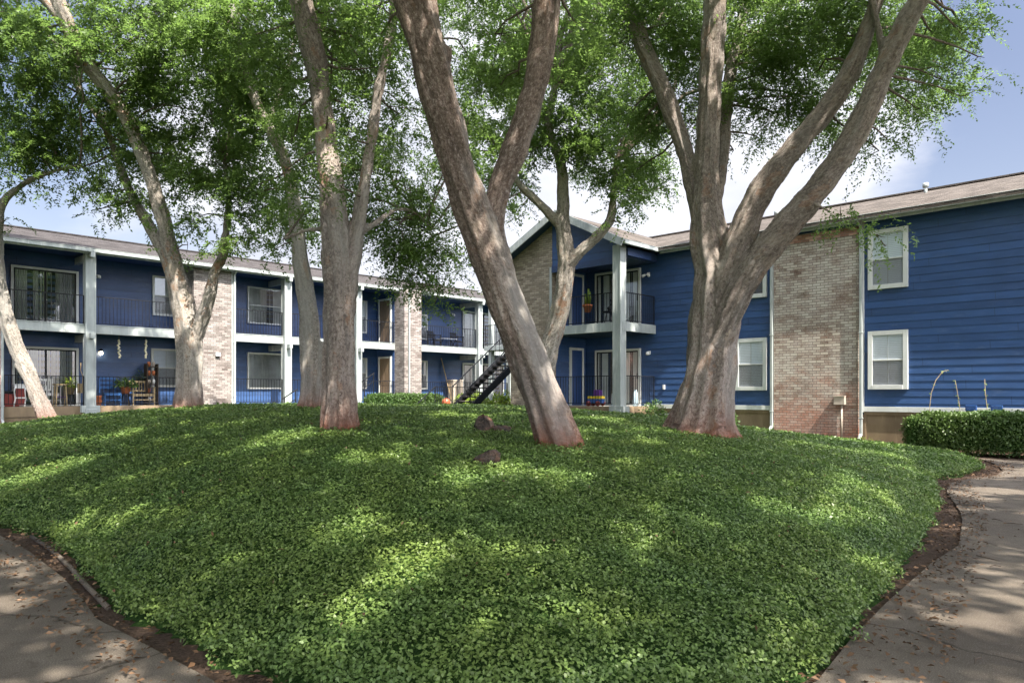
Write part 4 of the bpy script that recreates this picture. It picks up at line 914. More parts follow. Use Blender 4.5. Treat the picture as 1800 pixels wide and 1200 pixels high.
# ---------------------------------------------------------------- porch things
def thing(name, label, cat, fr, u, off, z, rz=0, group=None):
    w = fr.world(u, off, z); r = empty(name, w, math.atan2(fr.U[1], fr.U[0]) + rz); return tag(r, label, cat, group)
def foliage_tuft(f, c, r, n, L, Wd, m, droop=.3, up=.5):
    c = np.array(c); d = rng.normal(0, 1, (n, 3)); d[:, 2] = np.abs(d[:, 2]) * up; d /= np.linalg.norm(d, axis=1, keepdims=True)
    pos = c + d * np.array(r) * rng.random((n, 1)) ** .5; dd = d + rng.normal(0, .3, d.shape); dd[:, 2] -= droop * rng.random(n)
    f.leaves(pos, dd, rng.normal(0, .5, d.shape) + [0, 0, 1], L * rng.uniform(.6, 1.2, n), Wd, m)
def chair(root, m, w=.5, d=.45, seat=.45, back=1.0, arms=False, slats=5, horiz=False):
    def one(nm, fn): b = MB(); fn(b); b.build(nm, root, .004)
    one('seat', lambda b: [b.box((-w / 2, -d / 2 + k * d / 4 + .005, seat - .03), (w / 2, -d / 2 + (k + 1) * d / 4 - .005, seat), m) for k in range(4)])
    for x in (-w / 2 + .02, w / 2 - .02):
        one('leg', lambda b: b.box((x - .02, -d / 2, 0), (x + .02, -d / 2 + .04, seat + (.22 if arms else -.03)), m))
        one('leg', lambda b: b.bar((x, d / 2, 0), (x, d / 2 + .06, back), .04, .04, m))
        if arms: one('armrest', lambda b: b.box((x - .035, -d / 2 - .03, seat + .22), (x + .035, d / 2 + .03, seat + .25), m))
    def bk(b):
        if horiz:
            for k in range(3): z = seat + .16 + k * (back - seat - .2) / 2; b.box((-w / 2 + .04, d / 2 + .03, z), (w / 2 - .04, d / 2 + .05, z + .09), m)
        else:
            b.box((-w / 2 + .04, d / 2 + .02, back - .09), (w / 2 - .04, d / 2 + .05, back - .01), m); b.box((-w / 2 + .04, d / 2 + .01, seat + .08), (w / 2 - .04, d / 2 + .04, seat + .14), m)
            for k in range(slats): x = -w / 2 + .08 + k * (w - .16) / (slats - 1); b.box((x - .02, d / 2 + .02, seat + .14), (x + .02, d / 2 + .035, back - .09), m)
    one('backrest', bk)
    one('stretcher', lambda b: [b.box((-w / 2 + .04, -d / 2 + .01, .18), (w / 2 - .04, -d / 2 + .03, .22), m), b.box((-w / 2 + .04, -d / 2 + .005, seat - .09), (w / 2 - .04, -d / 2 + .03, seat - .03), m)])
PO_ = -.75
c = thing('chair', 'bright blue wooden ladder back chair on the left porch', 'chair', L_, L_.u(194, PO_), PO_, FL, .1); chair(c, 'chair_blue', .58, .45, .45, .98, False, 5, True)
c = thing('armchair', 'pale wooden slatted armchair beside the dark shelf on the left porch', 'armchair', L_, L_.u(249, PO_), PO_, FL); chair(c, 'wood_pale', .78, .5, .42, .92, True, 7)
def potted(name, label, fr, u, off, z, pr, ph, lr, n, L, Wd, lm='leaf_hedge', pm='terracotta', stand=0):
    r = thing(name, label, 'plant', fr, u, off, z)
    if stand: 
        b = MB(); [b.bar((math.cos(a) * .16, math.sin(a) * .16, 0), (math.cos(a) * .1, math.sin(a) * .1, stand), .02, .02, 'black_metal') for a in (0.3, 2.4, 4.5)]; b.lathe((0, 0, stand - .015), [(.15, 0), (.15, .012)], 'black_metal'); b.build('plant_stand', r)
    b = MB(); b.lathe((0, 0, stand), [(pr * .7, 0), (pr, ph * .85), (pr * 1.1, ph * .86), (pr * 1.1, ph), (pr * .85, ph)], pm); b.build('pot', r)
    f = Fast(); foliage_tuft(f, (0, 0, stand + ph), lr, n, L, Wd, lm)
    for k in range(8): a = rng.uniform(0, 6.28); f.tube(np.array([[0, 0, stand + ph * .8], [math.cos(a) * lr[0] * .4, math.sin(a) * lr[1] * .4, stand + ph + lr[2] * .5]]), [.006, .003], 'twig', 4)
    f.build('foliage', r); return r
potted('potted_plant', 'bushy green pot plant between the blue chair and the wooden armchair', L_, L_.u(221, PO_), PO_, FL, .17, .26, (.34, .3, .36), 260, .17, .07, 'leaf_hedge', 'terracotta', .42)
potted('potted_plant', 'small dark plant behind the wooden armchair', L_, L_.u(246, -1.15), -1.15, FL, .12, .2, (.2, .15, .3), 120, .15, .03, 'leaf_hedge', 'black_metal', .75)
potted('potted_plant', 'tall yellow green plant in a wooden stand left of the first porch post', L_, L_.u(124, PO_), PO_, FL, .13, .25, (.16, .14, .5), 150, .16, .03, 'leaf_bright', 'wood_pale', .4)
b = MB(); r = thing('flower_pot', 'small orange clay pot on the porch just right of the first post', 'pot', L_, L_.u(172, -.4), -.4, FL); b.lathe((0, 0, 0), [(.09, 0), (.13, .16), (.145, .165), (.145, .2), (.1, .2)], 'terracotta'); b.lathe((0, 0, .2), [(.1, 0), (.12, .12), (.13, .16), (.09, .16)], 'terracotta'); b.build('pots', r)
# dark shelf with jars
r = thing('shelf', 'tall dark wooden plant shelf at the left edge of the lower porch window', 'shelf', L_, L_.u(266, -1.0), -1.0, FL)
for x in (-.19, .19): b = MB(); b.box((x - .02, -.15, 0), (x + .02, .15, 1.55), 'wood_dark'); b.build('side_panel', r)
for k in range(5): b = MB(); b.box((-.168, -.15, .1 + k * .33), (.168, .15, .13 + k * .33), 'wood_dark'); b.build('shelf_board', r)
rr = random.Random(4)
for k in range(5):
    for j in range(2):
        w = L_.world(L_.u(266, -1.0) + (-.09 + j * .17), -1.0, FL + .13 + k * .33 + .001); 
        b = MB(); m = rr.choice(['terracotta', 'white_plastic', 'wood_pale', 'grey_box']); b.lathe((0, 0, 0), [(.04, 0), (.065, .1), (.055, .16), (.035, .18)], m, 10); o = b.build('shelf_jar'); o.location = w
        tag(o, f"{['left', 'right'][j]} jar on the {['lowest', 'second lowest', 'middle', 'second highest', 'top'][k]} board of the dark porch shelf", 'jar', 'jars on the dark porch shelf')
# wind chimes
for px, lab in ((209, 'shell wind chime hanging above the blue chair'), (256, 'shell wind chime hanging above the wooden armchair, near the window')):
    o_ = -.25; z1 = L_.z(px, 590, o_); z0 = L_.z(px, 628, o_); r = thing('wind_chime', lab, 'wind chime', L_, L_.u(px, o_), o_, FL2 - .2)
    b = MB(); b.tube([(0, 0, 0), (0, 0, z0 - FL2 + .2)], .006, 'wood_pale', 5); b.build('cord', r)
    h_ = z1 - z0; rr = random.Random(px); b = MB()
    for k in range(11): zz = (z0 - FL2 + .2) + h_ * k / 13; b.blob((rr.uniform(-.04, .04), rr.uniform(-.03, .03), zz), (.04, .03, .035), 'shell', k, .3, 5)
    b.build('shells', r)
# red and white table, red cooler and further chairs at far left
r = thing('side_table', 'red side table with white frame and scalloped rim at the far left of the porch', 'table', L_, L_.u(43, -.55), -.55, FL)
b = MB(); b.box((-.33, -.2, .70), (.33, .2, .74), 'white_plastic'); b.build('tabletop', r, .01)
b = MB(); b.box((-.27, -.17, .05), (-.02, .17, .66), 'toy_red'); b.box((.06, -.17, .3), (.24, .17, .66), 'wood_dark'); b.build('cabinet', r)
for x in (-.3, .0, .28): b = MB(); b.tube([(x, -.19, .7), (x - .03, -.2, .5), (x, -.19, .25), (x - .05, -.23, 0)], .022, 'white_plastic', 6); b.build('leg', r)
b = MB(); b.box((-.32, -.2, .60), (.32, -.18, .69), 'white_plastic'); b.box((-.3, -.2, .27), (.0, -.18, .31), 'white_plastic'); b.build('apron', r)
r = thing('cooler', 'dark red cooler box low behind the porch rail at the far left', 'cooler', L_, L_.u(18, -.6), -.6, FL); b = MB(); b.box((-.22, -.18, 0), (.22, .18, .42), 'toy_red'); b.build('body', r, .02); b = MB(); b.box((-.235, -.19, .425), (.235, .19, .52), 'black_metal'); b.build('lid', r, .02)
c = thing('chair', 'white plastic chair behind the leaning trunk on the left porch', 'chair', L_, L_.u(88, -.9), -.9, FL, .3); chair(c, 'white_plastic', .5, .45, .45, .95, True, 5)
r = thing('plant_stand', 'pale wooden plant stand in front of the lower sliding door', 'stand', L_, L_.u(106, -.5), -.5, FL)
for x in (-.13, .13):
    for y in (-.12, .12): b = MB(); b.bar((x * 1.3, y * 1.3, 0), (x, y, .72), .035, .035, 'wood_pale'); b.build('leg', r)
b = MB(); b.box((-.2, -.18, .72), (.2, .18, .76), 'wood_pale'); b.build('top', r); b = MB(); b.box((-.15, -.13, .3), (.15, .13, .32), 'purple'); b.build('shelf_board', r)
r = thing('planter', 'tall wooden planter with bare curled branches left of the first post', 'planter', L_, L_.u(145, -.5), -.5, FL); b = MB(); b.box((-.13, -.13, .45), (.13, .13, .78), 'wood_pale'); b.build('box', r)
for x in (-.11, .11): b = MB(); b.box((x - .02, -.1, 0), (x + .02, .1, .45), 'white_plastic'); b.build('leg', r)
b = MB(); b.tube([(0, 0, .7), (.02, 0, 1.0), (-.06, 0, 1.25), (-.05, 0, 1.5)], [.02, .018, .012, .02], 'wood_pale', 6); b.build('branch', r)
# upper balcony table and chairs near the stairs
UB = -.65
r = thing('patio_table', 'low white topped table with dark frame on the upper balcony right of the brick pier', 'table', L_, L_.u(786, UB), UB, FL2)
b = MB(); b.box((-.5, -.25, .47), (.5, .25, .5), 'white_plastic'); b.build('tabletop', r)
for x in (-.42, .42): b = MB(); b.bar((x, -.2, 0), (x, .2, .46), .03, .03, 'black_metal'); b.bar((x, .2, 0), (x, -.2, .46), .03, .03, 'black_metal'); b.build('leg', r)
for px, lab in ((766, 'dark metal chair left of the balcony table'), (806, 'dark metal chair right of the balcony table')):
    c = thing('chair', lab, 'chair', L_, L_.u(px, UB), UB - .1, FL2, .2); chair(c, 'purple' if False else 'black_metal', .52, .46, .42, .88, True, 6)
# plank and box on the lower porch behind the stair
b = MB(); r = thing('plank', 'long brown plank leaning on the wall beside the brick pier porch', 'plank', L_, L_.u(790, -1.1), -1.1, FL); b.bar((0, -.2, 0), (-.35, .25, 2.3), .12, .03, 'wood_pale'); b.build('board', r)
r = thing('storage_box', 'grey brown storage box on the lower porch behind the plank', 'box', L_, L_.u(800, -1.0), -1.0, FL); b = MB(); b.box((-.35, -.25, 0), (.35, .2, 1.1), 'grey_box'); b.build('body', r, .02); b = MB(); b.box((-.37, -.27, 1.105), (.37, .22, 1.16), 'grey_box'); b.build('lid', r, .01)
p = P(784, 712, 31.6); g0 = max(H(p.x, p.y), .5); b = MB(); b.lathe((0, 0, 0), [(.07, 0), (.17, .08), (.19, .2), (.14, .32), (.05, .36)], 'orange_plastic'); b.lathe((0, 0, .36), [(.03, 0), (.02, .06)], 'wood_dark', 8); o = b.build('pumpkin_planter'); o.location = (p.x, p.y, .95); tag(o, 'round orange planter standing behind the guard railing near the hedge', 'planter')
b = MB(); b.box((-.3, -.2, 0), (.3, .2, .35), 'grey_box'); o = b.build('plinth', None, .01); o.location = (p.x, p.y, .598); tag(o, 'low grey plinth under the round orange planter', 'plinth')
# gable balcony things
r = thing('hanging_planter', 'green cactus in a terracotta pot hanging above the upper balcony rail', 'plant', R, R.u(1033, PO - .3), PO - .3, FL2 + .48)
b = MB(); b.lathe((0, 0, 0), [(.10, 0), (.16, .2), (.18, .2), (.18, .26), (.14, .26)], 'terracotta'); b.build('pot', r)
b = MB(); 
for a, h_, x in ((0, .62, -.02), (1, .45, .06), (2, .5, -.09)): b.tube([(x, .02 * a, .2), (x * 1.3, .02 * a, .2 + h_ * .6), (x * 1.5, .02 * a, .2 + h_)], [.045, .055, .025], 'leaf_bright', 8)
b.build('cactus', r)
b = MB(); 
for a in (0, 2.1, 4.2): b.tube([(.17 * math.cos(a), .17 * math.sin(a), .25), (0, 0, 1.1), (0, 0, 1.5)], .004, 'black_metal', 4)
b.build('hanger', r)
r = thing('small_table', 'tiny black table with dark pots on the upper gable balcony', 'table', R, R.u(1072, 1.0), 1.0, FL2); b = MB(); b.lathe((0, 0, .5), [(.28, 0), (.28, .03)], 'black_metal'); b.build('tabletop', r)
for a in (.5, 2.6, 4.7): b = MB(); b.bar((.22 * math.cos(a), .22 * math.sin(a), 0), (.1 * math.cos(a), .1 * math.sin(a), .5), .025, .025, 'black_metal'); b.build('leg', r)
w = R.world(R.u(1072, 1.0), 1.0, FL2 + .532); b = MB(); b.lathe((0, 0, 0), [(.06, 0), (.1, .12), (.07, .16)], 'black_metal', 10); b.tube([(0, 0, .14), (.06, 0, .3), (.03, .02, .42)], .015, 'black_metal', 6); o = b.build('watering_can'); o.location = w; tag(o, 'black watering can on the tiny balcony table', 'watering can')
r = thing('toy_truck', 'blue, yellow and red plastic toy truck by the lower gable porch rail', 'toy', R, R.u(1047, PO - .35), PO - .35, FL)
b = MB(); b.box((-.3, -.12, .1), (.3, .12, .24), 'toy_blue'); b.build('chassis', r, .02); b = MB(); b.box((-.3, -.13, .25), (.26, .13, .34), 'toy_yellow'); b.build('bed', r, .02); b = MB(); b.box((-.22, -.11, .345), (.02, .11, .56), 'purple'); b.build('cab', r, .03)
for x in (-.2, .2):
    for y in (-.14, .14): b = MB(); b.tube([(x, y - .03, .09), (x, y + .03, .09)], .09, 'toy_red', 12); b.build('wheel', r)
for px, o_, lab in ((1080, 1.5, 'pale blue bottle shaped bucket left of the gable porch post'), (1117, 1.0, 'pale blue upright container right of the gable porch post')):
    b = MB(); b.lathe((0, 0, 0), [(.09, 0), (.1, .02), (.085, .42), (.05, .5), (.03, .56)], 'pale_blue', 12); o = b.build('container'); o.location = R.world(R.u(px, o_), o_, FL + .001); tag(o, lab, 'container')
# floodlights on the wall above the hedge
for px, lab in ((1707, 'floodlight with painted-on blue sky reflection on a bracket above the hedge, nearer the window'), (1752, 'floodlight with painted-on blue sky reflection on a bracket above the hedge, nearer the edge of the photo')):
    u = R.u(px, .25); z = R.z(px, 712, .25); r = thing('floodlight', lab, 'floodlight', R, u, .25, z - .12)
    b = MB(); b.bar((-.13, 0, .05), (.13, 0, .05), .03, .14, 'toy_blue'); b.bar((-.12, -.02, .0), (.12, -.02, .0), .02, .08, 'black_metal'); b.build('housing', r, .01)  # sky reflected in the lens is put into the housing colour as blue
    b = MB(); b.bar((-.11, .02, .06), (.11, .02, .06), .02, .10, 'glass'); b.build('lens', r); b = MB(); b.bar((0, 0, 0), (0, -.23 * 1, -.03), .04, .03, 'black_metal'); b.build('bracket', r)

# ---------------------------------------------------------------- hedges and shrubs
def hedge(name, label, cat, frame, u0, u1, o0, o1, z0, z1, n, L, Wd, m='leaf_hedge', rnd=.14, core=True, group=None):
    r = thing(name, label, cat, frame, (u0 + u1) / 2, (o0 + o1) / 2, z0); hx, hy, hz = abs(u1 - u0) / 2, abs(o1 - o0) / 2, z1 - z0
    f = Fast(); p = rng.uniform(-1, 1, (n, 3)); ax = rng.integers(0, 3, n); sgn = rng.choice([-1, 1], n); ar = np.array([hy * hz, hx * hz, hx * hy * 2]); ax = rng.choice(3, n, p=ar / ar.sum())
    p[np.arange(n), ax] = sgn; p[ax == 2, 2] = 1
    nn = np.zeros((n, 3)); nn[np.arange(n), ax] = p[np.arange(n), ax]
    ex = 6.0  # round the box
    q = p / (np.abs(p) ** ex).sum(1, keepdims=True) ** (1 / ex)
    w = np.c_[q[:, 0] * hx, q[:, 1] * hy, (q[:, 2] + 1) / 2 * hz]
    w += nn * ((n2(w[:, [0, 2]] + w[:, [1, 1]], 2.2) * .05 + rng.normal(0, .035, n) - .04)[:, None])
    keep = rng.random(n) < np.clip((w[:, 2] + .12) / .22, .25, 1); w = w[keep]; nn = nn[keep]; nk = len(w)
    d = rng.normal(0, 1, (nk, 3)) + nn * .5 + [0, 0, .3]; sz = rng.uniform(.7, 1.25, nk)
    f.leaves(w, d, nn + rng.normal(0, .5, (nk, 3)), L * sz, Wd * sz, m, .35 + .3 * n2(w[:, [0, 2]], 1.7, 2) * .5 + rng.normal(0, .2, nk))
    f.build('foliage', r)
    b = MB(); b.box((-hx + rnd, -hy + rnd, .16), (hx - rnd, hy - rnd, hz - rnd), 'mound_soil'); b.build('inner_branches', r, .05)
    b = MB()
    for k in range(int(hx * 5)): x = rng.uniform(-hx + .2, hx - .2); y = rng.uniform(-hy + .15, hy - .15); b.tube([(x, y, -.02), (x + rng.uniform(-.1, .1), y, .3)], [.014, .01], 'twig', 5)
    b.build('stems', r); return r
hedge('hedge', 'long clipped green hedge below the blue siding at the right edge', 'hedge', R, R.u(1580, 1.7), -5.5, .55, 1.75, .0, 1.03, 42000, .065, .036)
hz0 = .75
u_a = L_.u(646, 1.6); u_b = L_.u(760, 1.6)
hedge('hedge', 'low dark hedge in front of the second brick pier', 'hedge', L_, L_.u(640, 1.2), L_.u(770, 1.2), 1.0, 1.8, .75, 1.46, 11000, .09, .05)
def shrub(label, c, r, n, L, Wd, m, cat='shrub'):
    rt = empty('shrub', c); tag(rt, label, cat); f = Fast(); d = rng.normal(0, 1, (n, 3)); d /= np.linalg.norm(d, axis=1, keepdims=True); d[:, 2] = np.abs(d[:, 2])
    w = d * np.array(r) * (rng.random((n, 1)) ** .35) * (1 + .25 * np.sin(7 * d[:, :1] + 3 * d[:, 1:2])); f.leaves(w, d + rng.normal(0, .7, (n, 3)), d + rng.normal(0, .5, (n, 3)), L * rng.uniform(.7, 1.3, n), Wd, m)
    f.build('foliage', rt); b = MB()
    for k in range(6): a = k * 1.05; b.tube([(0, 0, -.1), (r[0] * .5 * math.cos(a), r[1] * .5 * math.sin(a), r[2] * .6)], [.012, .006], 'twig', 5)
    b.build('stems', rt)
q = P(1150, 720, 23.2); shrub('small dark shrub at the foot of the siding right of the gable porch post', (q.x, q.y, H(q.x, q.y)), (.42, .3, .55), 1300, .07, .04, 'leaf_hedge')
q = P(1270, 735, 20.5); shrub('rounded shrub peeking out right of the big trunk by the foundation', (q.x, q.y, H(q.x, q.y)), (.45, .35, .62), 1500, .07, .04, 'leaf_hedge')
q = P(835, 715, 34.4); shrub('yellow green shrub seen through the staircase', (q.x, q.y, .85), (1.0, .5, .62), 2200, .11, .05, 'leaf_bright')
q = P(885, 715, 35.2); shrub('yellow green shrub right of the staircase beside the gable brick', (q.x, q.y, .85), (.55, .4, .7), 1400, .11, .05, 'leaf_bright')
q = P(387, 718, 25.3); qq = L_.world(L_.u(385, .35), .38, 0); shrub('low ragged clump of shrub at the foot of the first brick pier', (qq.x, qq.y, H(qq.x, qq.y)), (.8, .3, .28), 900, .08, .045, 'leaf_hedge')
qq = R.world(R.u(1515, .4), .45, 0); shrub('pale little clump at the foot of the right downpipe', (qq.x, qq.y, H(qq.x, qq.y) if inside(np.array([[qq.x, qq.y]]))[0] else 0), (.5, .25, .28), 700, .05, .02, 'leaf_bright')
# weed stalks sprouting above the hedge
for px, pts, lab in ((1640, [(1634, 716), (1637, 690), (1645, 668), (1657, 653), (1667, 650)], 'tall arching weed stalk above the hedge nearest the window'), (1683, [(1687, 716), (1683, 690), (1679, 668)], 'thin straight weed stalk above the middle of the hedge'), (1733, [(1735, 716), (1732, 690), (1731, 666)], 'thick knobbly weed stalk between the two floodlights')):
    b = MB(); Y = R.ray(px, .8)[1]; q = [P(x, y, Y) for x, y in pts]; q = [Vector((q[0].x, q[0].y, .75))] + q; b.tube(q, [.007] * (len(q) - 1) + [.004], 'wood_pale', 6); r = empty('weed_stalk', q[0]); o = b.build('stem', r); o.location = -q[0]; tag(r, lab, 'weed')
    f = Fast(); i0 = np.array([list(v_) for v_ in q[1:]]); n = 14; k = rng.integers(0, len(i0) - 1, n); t_ = rng.random((n, 1)); c_ = i0[k] * (1 - t_) + i0[k + 1] * t_; f.leaves(c_ - np.array(q[0]), rng.normal(0, 1, (n, 3)), rng.normal(0, 1, (n, 3)) + [0, 0, 1], .07, .02, 'leaf_bright'); f.build('foliage', r)

# ---------------------------------------------------------------- trees
def spline(pts, rad, step=.1):
    pts = np.array(pts, float); rad = np.array(rad, float); A_ = np.c_[pts, rad]; A_ = np.vstack([2 * A_[0] - A_[1], A_, 2 * A_[-1] - A_[-2]]); out = []
    for i in range(1, len(A_) - 2):
        n = max(2, int(np.linalg.norm(A_[i + 1, :3] - A_[i, :3]) / step)); t_ = (np.arange(n) / n)[:, None]
        p0, p1, p2, p3 = A_[i - 1:i + 3]
        out.append(.5 * (2 * p1 + (p2 - p0) * t_ + (2 * p0 - 5 * p1 + 4 * p2 - p3) * t_ ** 2 + (3 * p1 - p0 - 3 * p2 + p3) * t_ ** 3))
    out.append(A_[-2][None]); o = np.vstack(out); return o[:, :3], np.maximum(o[:, 3], .004)
def trunk_tube(V, Fc, pts, rad, flute=.1, k=5, ph=0., flare=0., twist=1.2, z0=0, n=36):
    base = len(V); d = np.gradient(pts, axis=0); d /= np.linalg.norm(d, axis=1, keepdims=True); nrm = np.array([1., 0, 0]); ln = np.r_[0, np.cumsum(np.linalg.norm(np.diff(pts, axis=0), axis=1))]
    for i, p in enumerate(pts):
        nrm = nrm - d[i] * (nrm @ d[i]); nrm /= np.linalg.norm(nrm); bb = np.cross(d[i], nrm); th = np.arange(n) * 2 * np.pi / n
        fl = math.exp(-max(0, p[2] - z0) / .38) * flare
        lobes = 1 + flute * (np.sin(k * th + ph + twist * ln[i]) * .55 + np.sin((k - 2) * th + 2 * ph - .6 * ln[i]) * .45 + .35 * np.sin((k + 3) * th + 3 * ph + .5 * ln[i])) + fl * (.55 + .75 * np.maximum(0, np.sin(k * th + ph)) ** 1.5) + .035 * np.sin(ln[i] * 4.3 + ph + 2 * np.sin(th)) + .02 * np.sin(ln[i] * 9 + 2 * th)
        r = rad[i] * lobes
        V += [tuple(p + (nrm * math.cos(a) + bb * math.sin(a)) * q) for a, q in zip(th, r)]
    m = len(pts)
    Fc += [(base + i * n + j, base + i * n + (j + 1) % n, base + (i + 1) * n + (j + 1) % n, base + (i + 1) * n + j) for i in range(m - 1) for j in range(n)]
    Fc.append(tuple(base + j for j in range(n))[::-1]); Fc.append(tuple(base + (m - 1) * n + j for j in range(n)))
def crown_leaves(f, c, r, n, L, Wd, flat=.8, m='leaf', clump=.42, hang=.35):
    """leaf sprays gathered in clumps inside an ellipsoid"""
    nc = max(3, int((r / clump) ** 2 * 2.2)); c = np.array(c)
    q = rng.normal(0, 1, (nc, 3)); q /= np.linalg.norm(q, axis=1, keepdims=True); q *= (rng.random((nc, 1)) ** .45) * r; q[:, 2] *= flat
    cl = c + q; cb = rng.normal(0, .16, nc)
    ns = max(1, n // 22); ic = rng.integers(0, nc, ns); wt = rng.random(nc) ** .7 + .25; ic = rng.choice(nc, ns, p=wt / wt.sum())
    so = rng.normal(0, clump * .42, (ns, 3)); so[:, 2] *= .7; s0 = cl[ic] + so
    sd = (s0 - c); sd[:, 2] = 0; sd = sd / (np.linalg.norm(sd, axis=1, keepdims=True) + .2) * .8 + rng.normal(0, .6, (ns, 3)); sd[:, 2] = rng.normal(-hang, .35, ns); sd /= np.linalg.norm(sd, axis=1, keepdims=True)
    sn = rng.normal(0, .45, (ns, 3)) + [0, 0, 1]; sl_ = rng.uniform(.22, .5, ns)
    k = 22; t_ = (np.arange(k) + .5) / k
    pos = s0[:, None] + sd[:, None] * (t_[None, :, None] * sl_[:, None, None]); pos[:, :, 2] -= (t_ ** 2)[None] * .10
    side = np.cross(sd, sn); side /= np.linalg.norm(side, axis=1, keepdims=True); sg = np.where(np.arange(k) % 2 == 0, 1., -1.)
    ld = sd[:, None] * .6 + side[:, None] * sg[None, :, None] + rng.normal(0, .35, pos.shape); ln_ = np.repeat(sn[:, None], k, 1) + rng.normal(0, .45, pos.shape)
    pos += rng.normal(0, .015, pos.shape); N = ns * k; sz = rng.uniform(.7, 1.25, N)
    rr_ = np.repeat(.42 + cb[ic], k) + rng.normal(0, .17, N)
    f.leaves(pos.reshape(-1, 3), ld.reshape(-1, 3), ln_.reshape(-1, 3), L * sz, Wd * sz, m, rr_)
    return cl
def limb(f, a, b, r0, r1, sag=.1):
    a = np.array(a, float); b = np.array(b, float); ln = np.linalg.norm(b - a); n = max(4, int(ln / .3)); t_ = np.linspace(0, 1, n)[:, None]
    off = rng.normal(0, .05 * ln, 3); p = a + (b - a) * t_ + off * np.sin(np.pi * t_) + np.array([0, 0, .04 * ln]) * np.sin(np.pi * t_) + rng.normal(0, .015 * ln, (n, 3)) * np.sin(np.pi * t_)
    f.tube(p, np.linspace(r0, r1, n), 'twig' if r0 < .02 else 'branch_bark', 5 if r0 < .03 else 7); return p
def tree(label, limbs, blobs, zbase, mat='bark', flute=.1, flare=.35, hi=[], voxel=.03, leafL=.055, leafW=.026, lai=2.15, ph=0, extra=None, k=5, leafm='leaf'):
    """limbs: lists of (px, py, Y, half-width px) or ('w', x, y, z, r); the first starts at the ground"""
    V, Fc, nodes = [], [], []; root = None
    for li, lm in enumerate(limbs):
        p3 = []; r3 = []
        for q in lm:
            if q[0] == 'w': p3.append(q[1:4]); r3.append(q[4])
            else: p3.append(tuple(P(q[0], q[1], q[2]))); r3.append(q[3] / F * q[2])
        if li == 0:
            p0 = p3[0]; dirn = np.array(p3[1]) - np.array(p0); dirn /= np.linalg.norm(dirn); g = H(p0[0], p0[1]); root = empty('tree', (p0[0], p0[1], g)); tag(root, label, 'tree')
            p3 = [tuple(np.array(p0) - dirn * .35)] + p3; r3 = [r3[0]] + r3
        r3 = [q_ * .85 for q_ in r3]; pts, rad = spline(p3, r3); fine = rad.max() > .045
        trunk_tube(V, Fc, pts, rad, flute if li == 0 else flute * .6, k, ph + li, flare if li == 0 else 0, z0=g, n=36 if rad.max() > .1 else 16)
        nodes.append(np.c_[pts, rad])
    me = bpy.data.meshes.new('trunk'); me.from_pydata(V, [], Fc); o = bpy.data.objects.new('trunk', me); COL.objects.link(o)
    md = o.modifiers.new('r', 'REMESH'); md.mode = 'VOXEL'; md.voxel_size = voxel; md.use_smooth_shade = True
    sm = o.modifiers.new('s', 'SMOOTH'); sm.factor = .5; sm.iterations = 3
    dg = bpy.context.evaluated_depsgraph_get(); me2 = bpy.data.meshes.new_from_object(o.evaluated_get(dg)); o.modifiers.clear(); o.data = me2; me2.name = 'trunk'; bpy.data.meshes.remove(me)
    nv = len(me2.vertices); co = np.empty(nv * 3, np.float32); me2.vertices.foreach_get('co', co); co = co.reshape(-1, 3)
    # knots and bumps in the real surface
    nr = np.empty(nv * 3, np.float32); me2.vertices.foreach_get('normal', nr); nr = nr.reshape(-1, 3); s_ = co.astype(float)
    ax_ = []                                     # skeleton nodes with direction and arc length
    for q in nodes:
        dd = np.gradient(q[:, :3], axis=0); dd /= np.linalg.norm(dd, axis=1, keepdims=True); al = np.r_[0, np.cumsum(np.linalg.norm(np.diff(q[:, :3], axis=0), axis=1))] + q[0, 2]; ax_.append(np.c_[q, dd, al])
    ax_ = np.vstack(ax_); ii = np.empty(nv, int)
    for k0 in range(0, nv, 4000): D_ = np.linalg.norm(s_[k0:k0 + 4000, None] - ax_[None, :, :3], axis=2) - ax_[None, :, 3]; ii[k0:k0 + 4000] = D_.argmin(1)
    rel = s_ - ax_[ii, :3]; al_ = (rel * ax_[ii, 4:7]).sum(1); rel = rel - ax_[ii, 4:7] * al_[:, None]; arc = ax_[ii, 7] + al_
    grain = rel + np.c_[np.zeros((nv, 2)), arc] + np.array([ph * 3.1, ph, 0]); th_ = np.arctan2(rel[:, 1], rel[:, 0]); rr__ = ax_[ii, 3]
    me2.attributes.new('grain', 'FLOAT_VECTOR', 'POINT').data.foreach_set('vector', grain.astype(np.float32).ravel())
    ridge = rr__ * .055 * (np.sin(8 * th_ + 1.4 * np.sin(arc * 1.3 + ph)) + .7 * np.sin(13 * th_ - 1.1 * arc + ph)) * (1 + 1.0 * np.exp(-np.maximum(0, s_[:, 2] - g) / .8))
    bmp = ridge + np.sin(s_[:, 0] * 23 + 2 * np.sin(s_[:, 2] * 7)) * np.sin(s_[:, 1] * 21 + s_[:, 2] * 9) * .006 + np.sin(s_[:, 0] * 9 + s_[:, 2] * 4 + ph) * np.sin(s_[:, 1] * 8 - s_[:, 2] * 5) * .012
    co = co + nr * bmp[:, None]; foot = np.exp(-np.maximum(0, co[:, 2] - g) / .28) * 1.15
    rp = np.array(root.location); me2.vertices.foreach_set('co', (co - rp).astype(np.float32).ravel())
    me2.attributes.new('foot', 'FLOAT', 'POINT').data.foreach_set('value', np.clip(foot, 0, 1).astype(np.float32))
    me2.materials.clear(); me2.materials.append(M[mat]); me2.polygons.foreach_set('use_smooth', [True] * len(me2.polygons)); me2.update(); o.parent = root
    f = Fast(); nd = np.vstack(nodes)
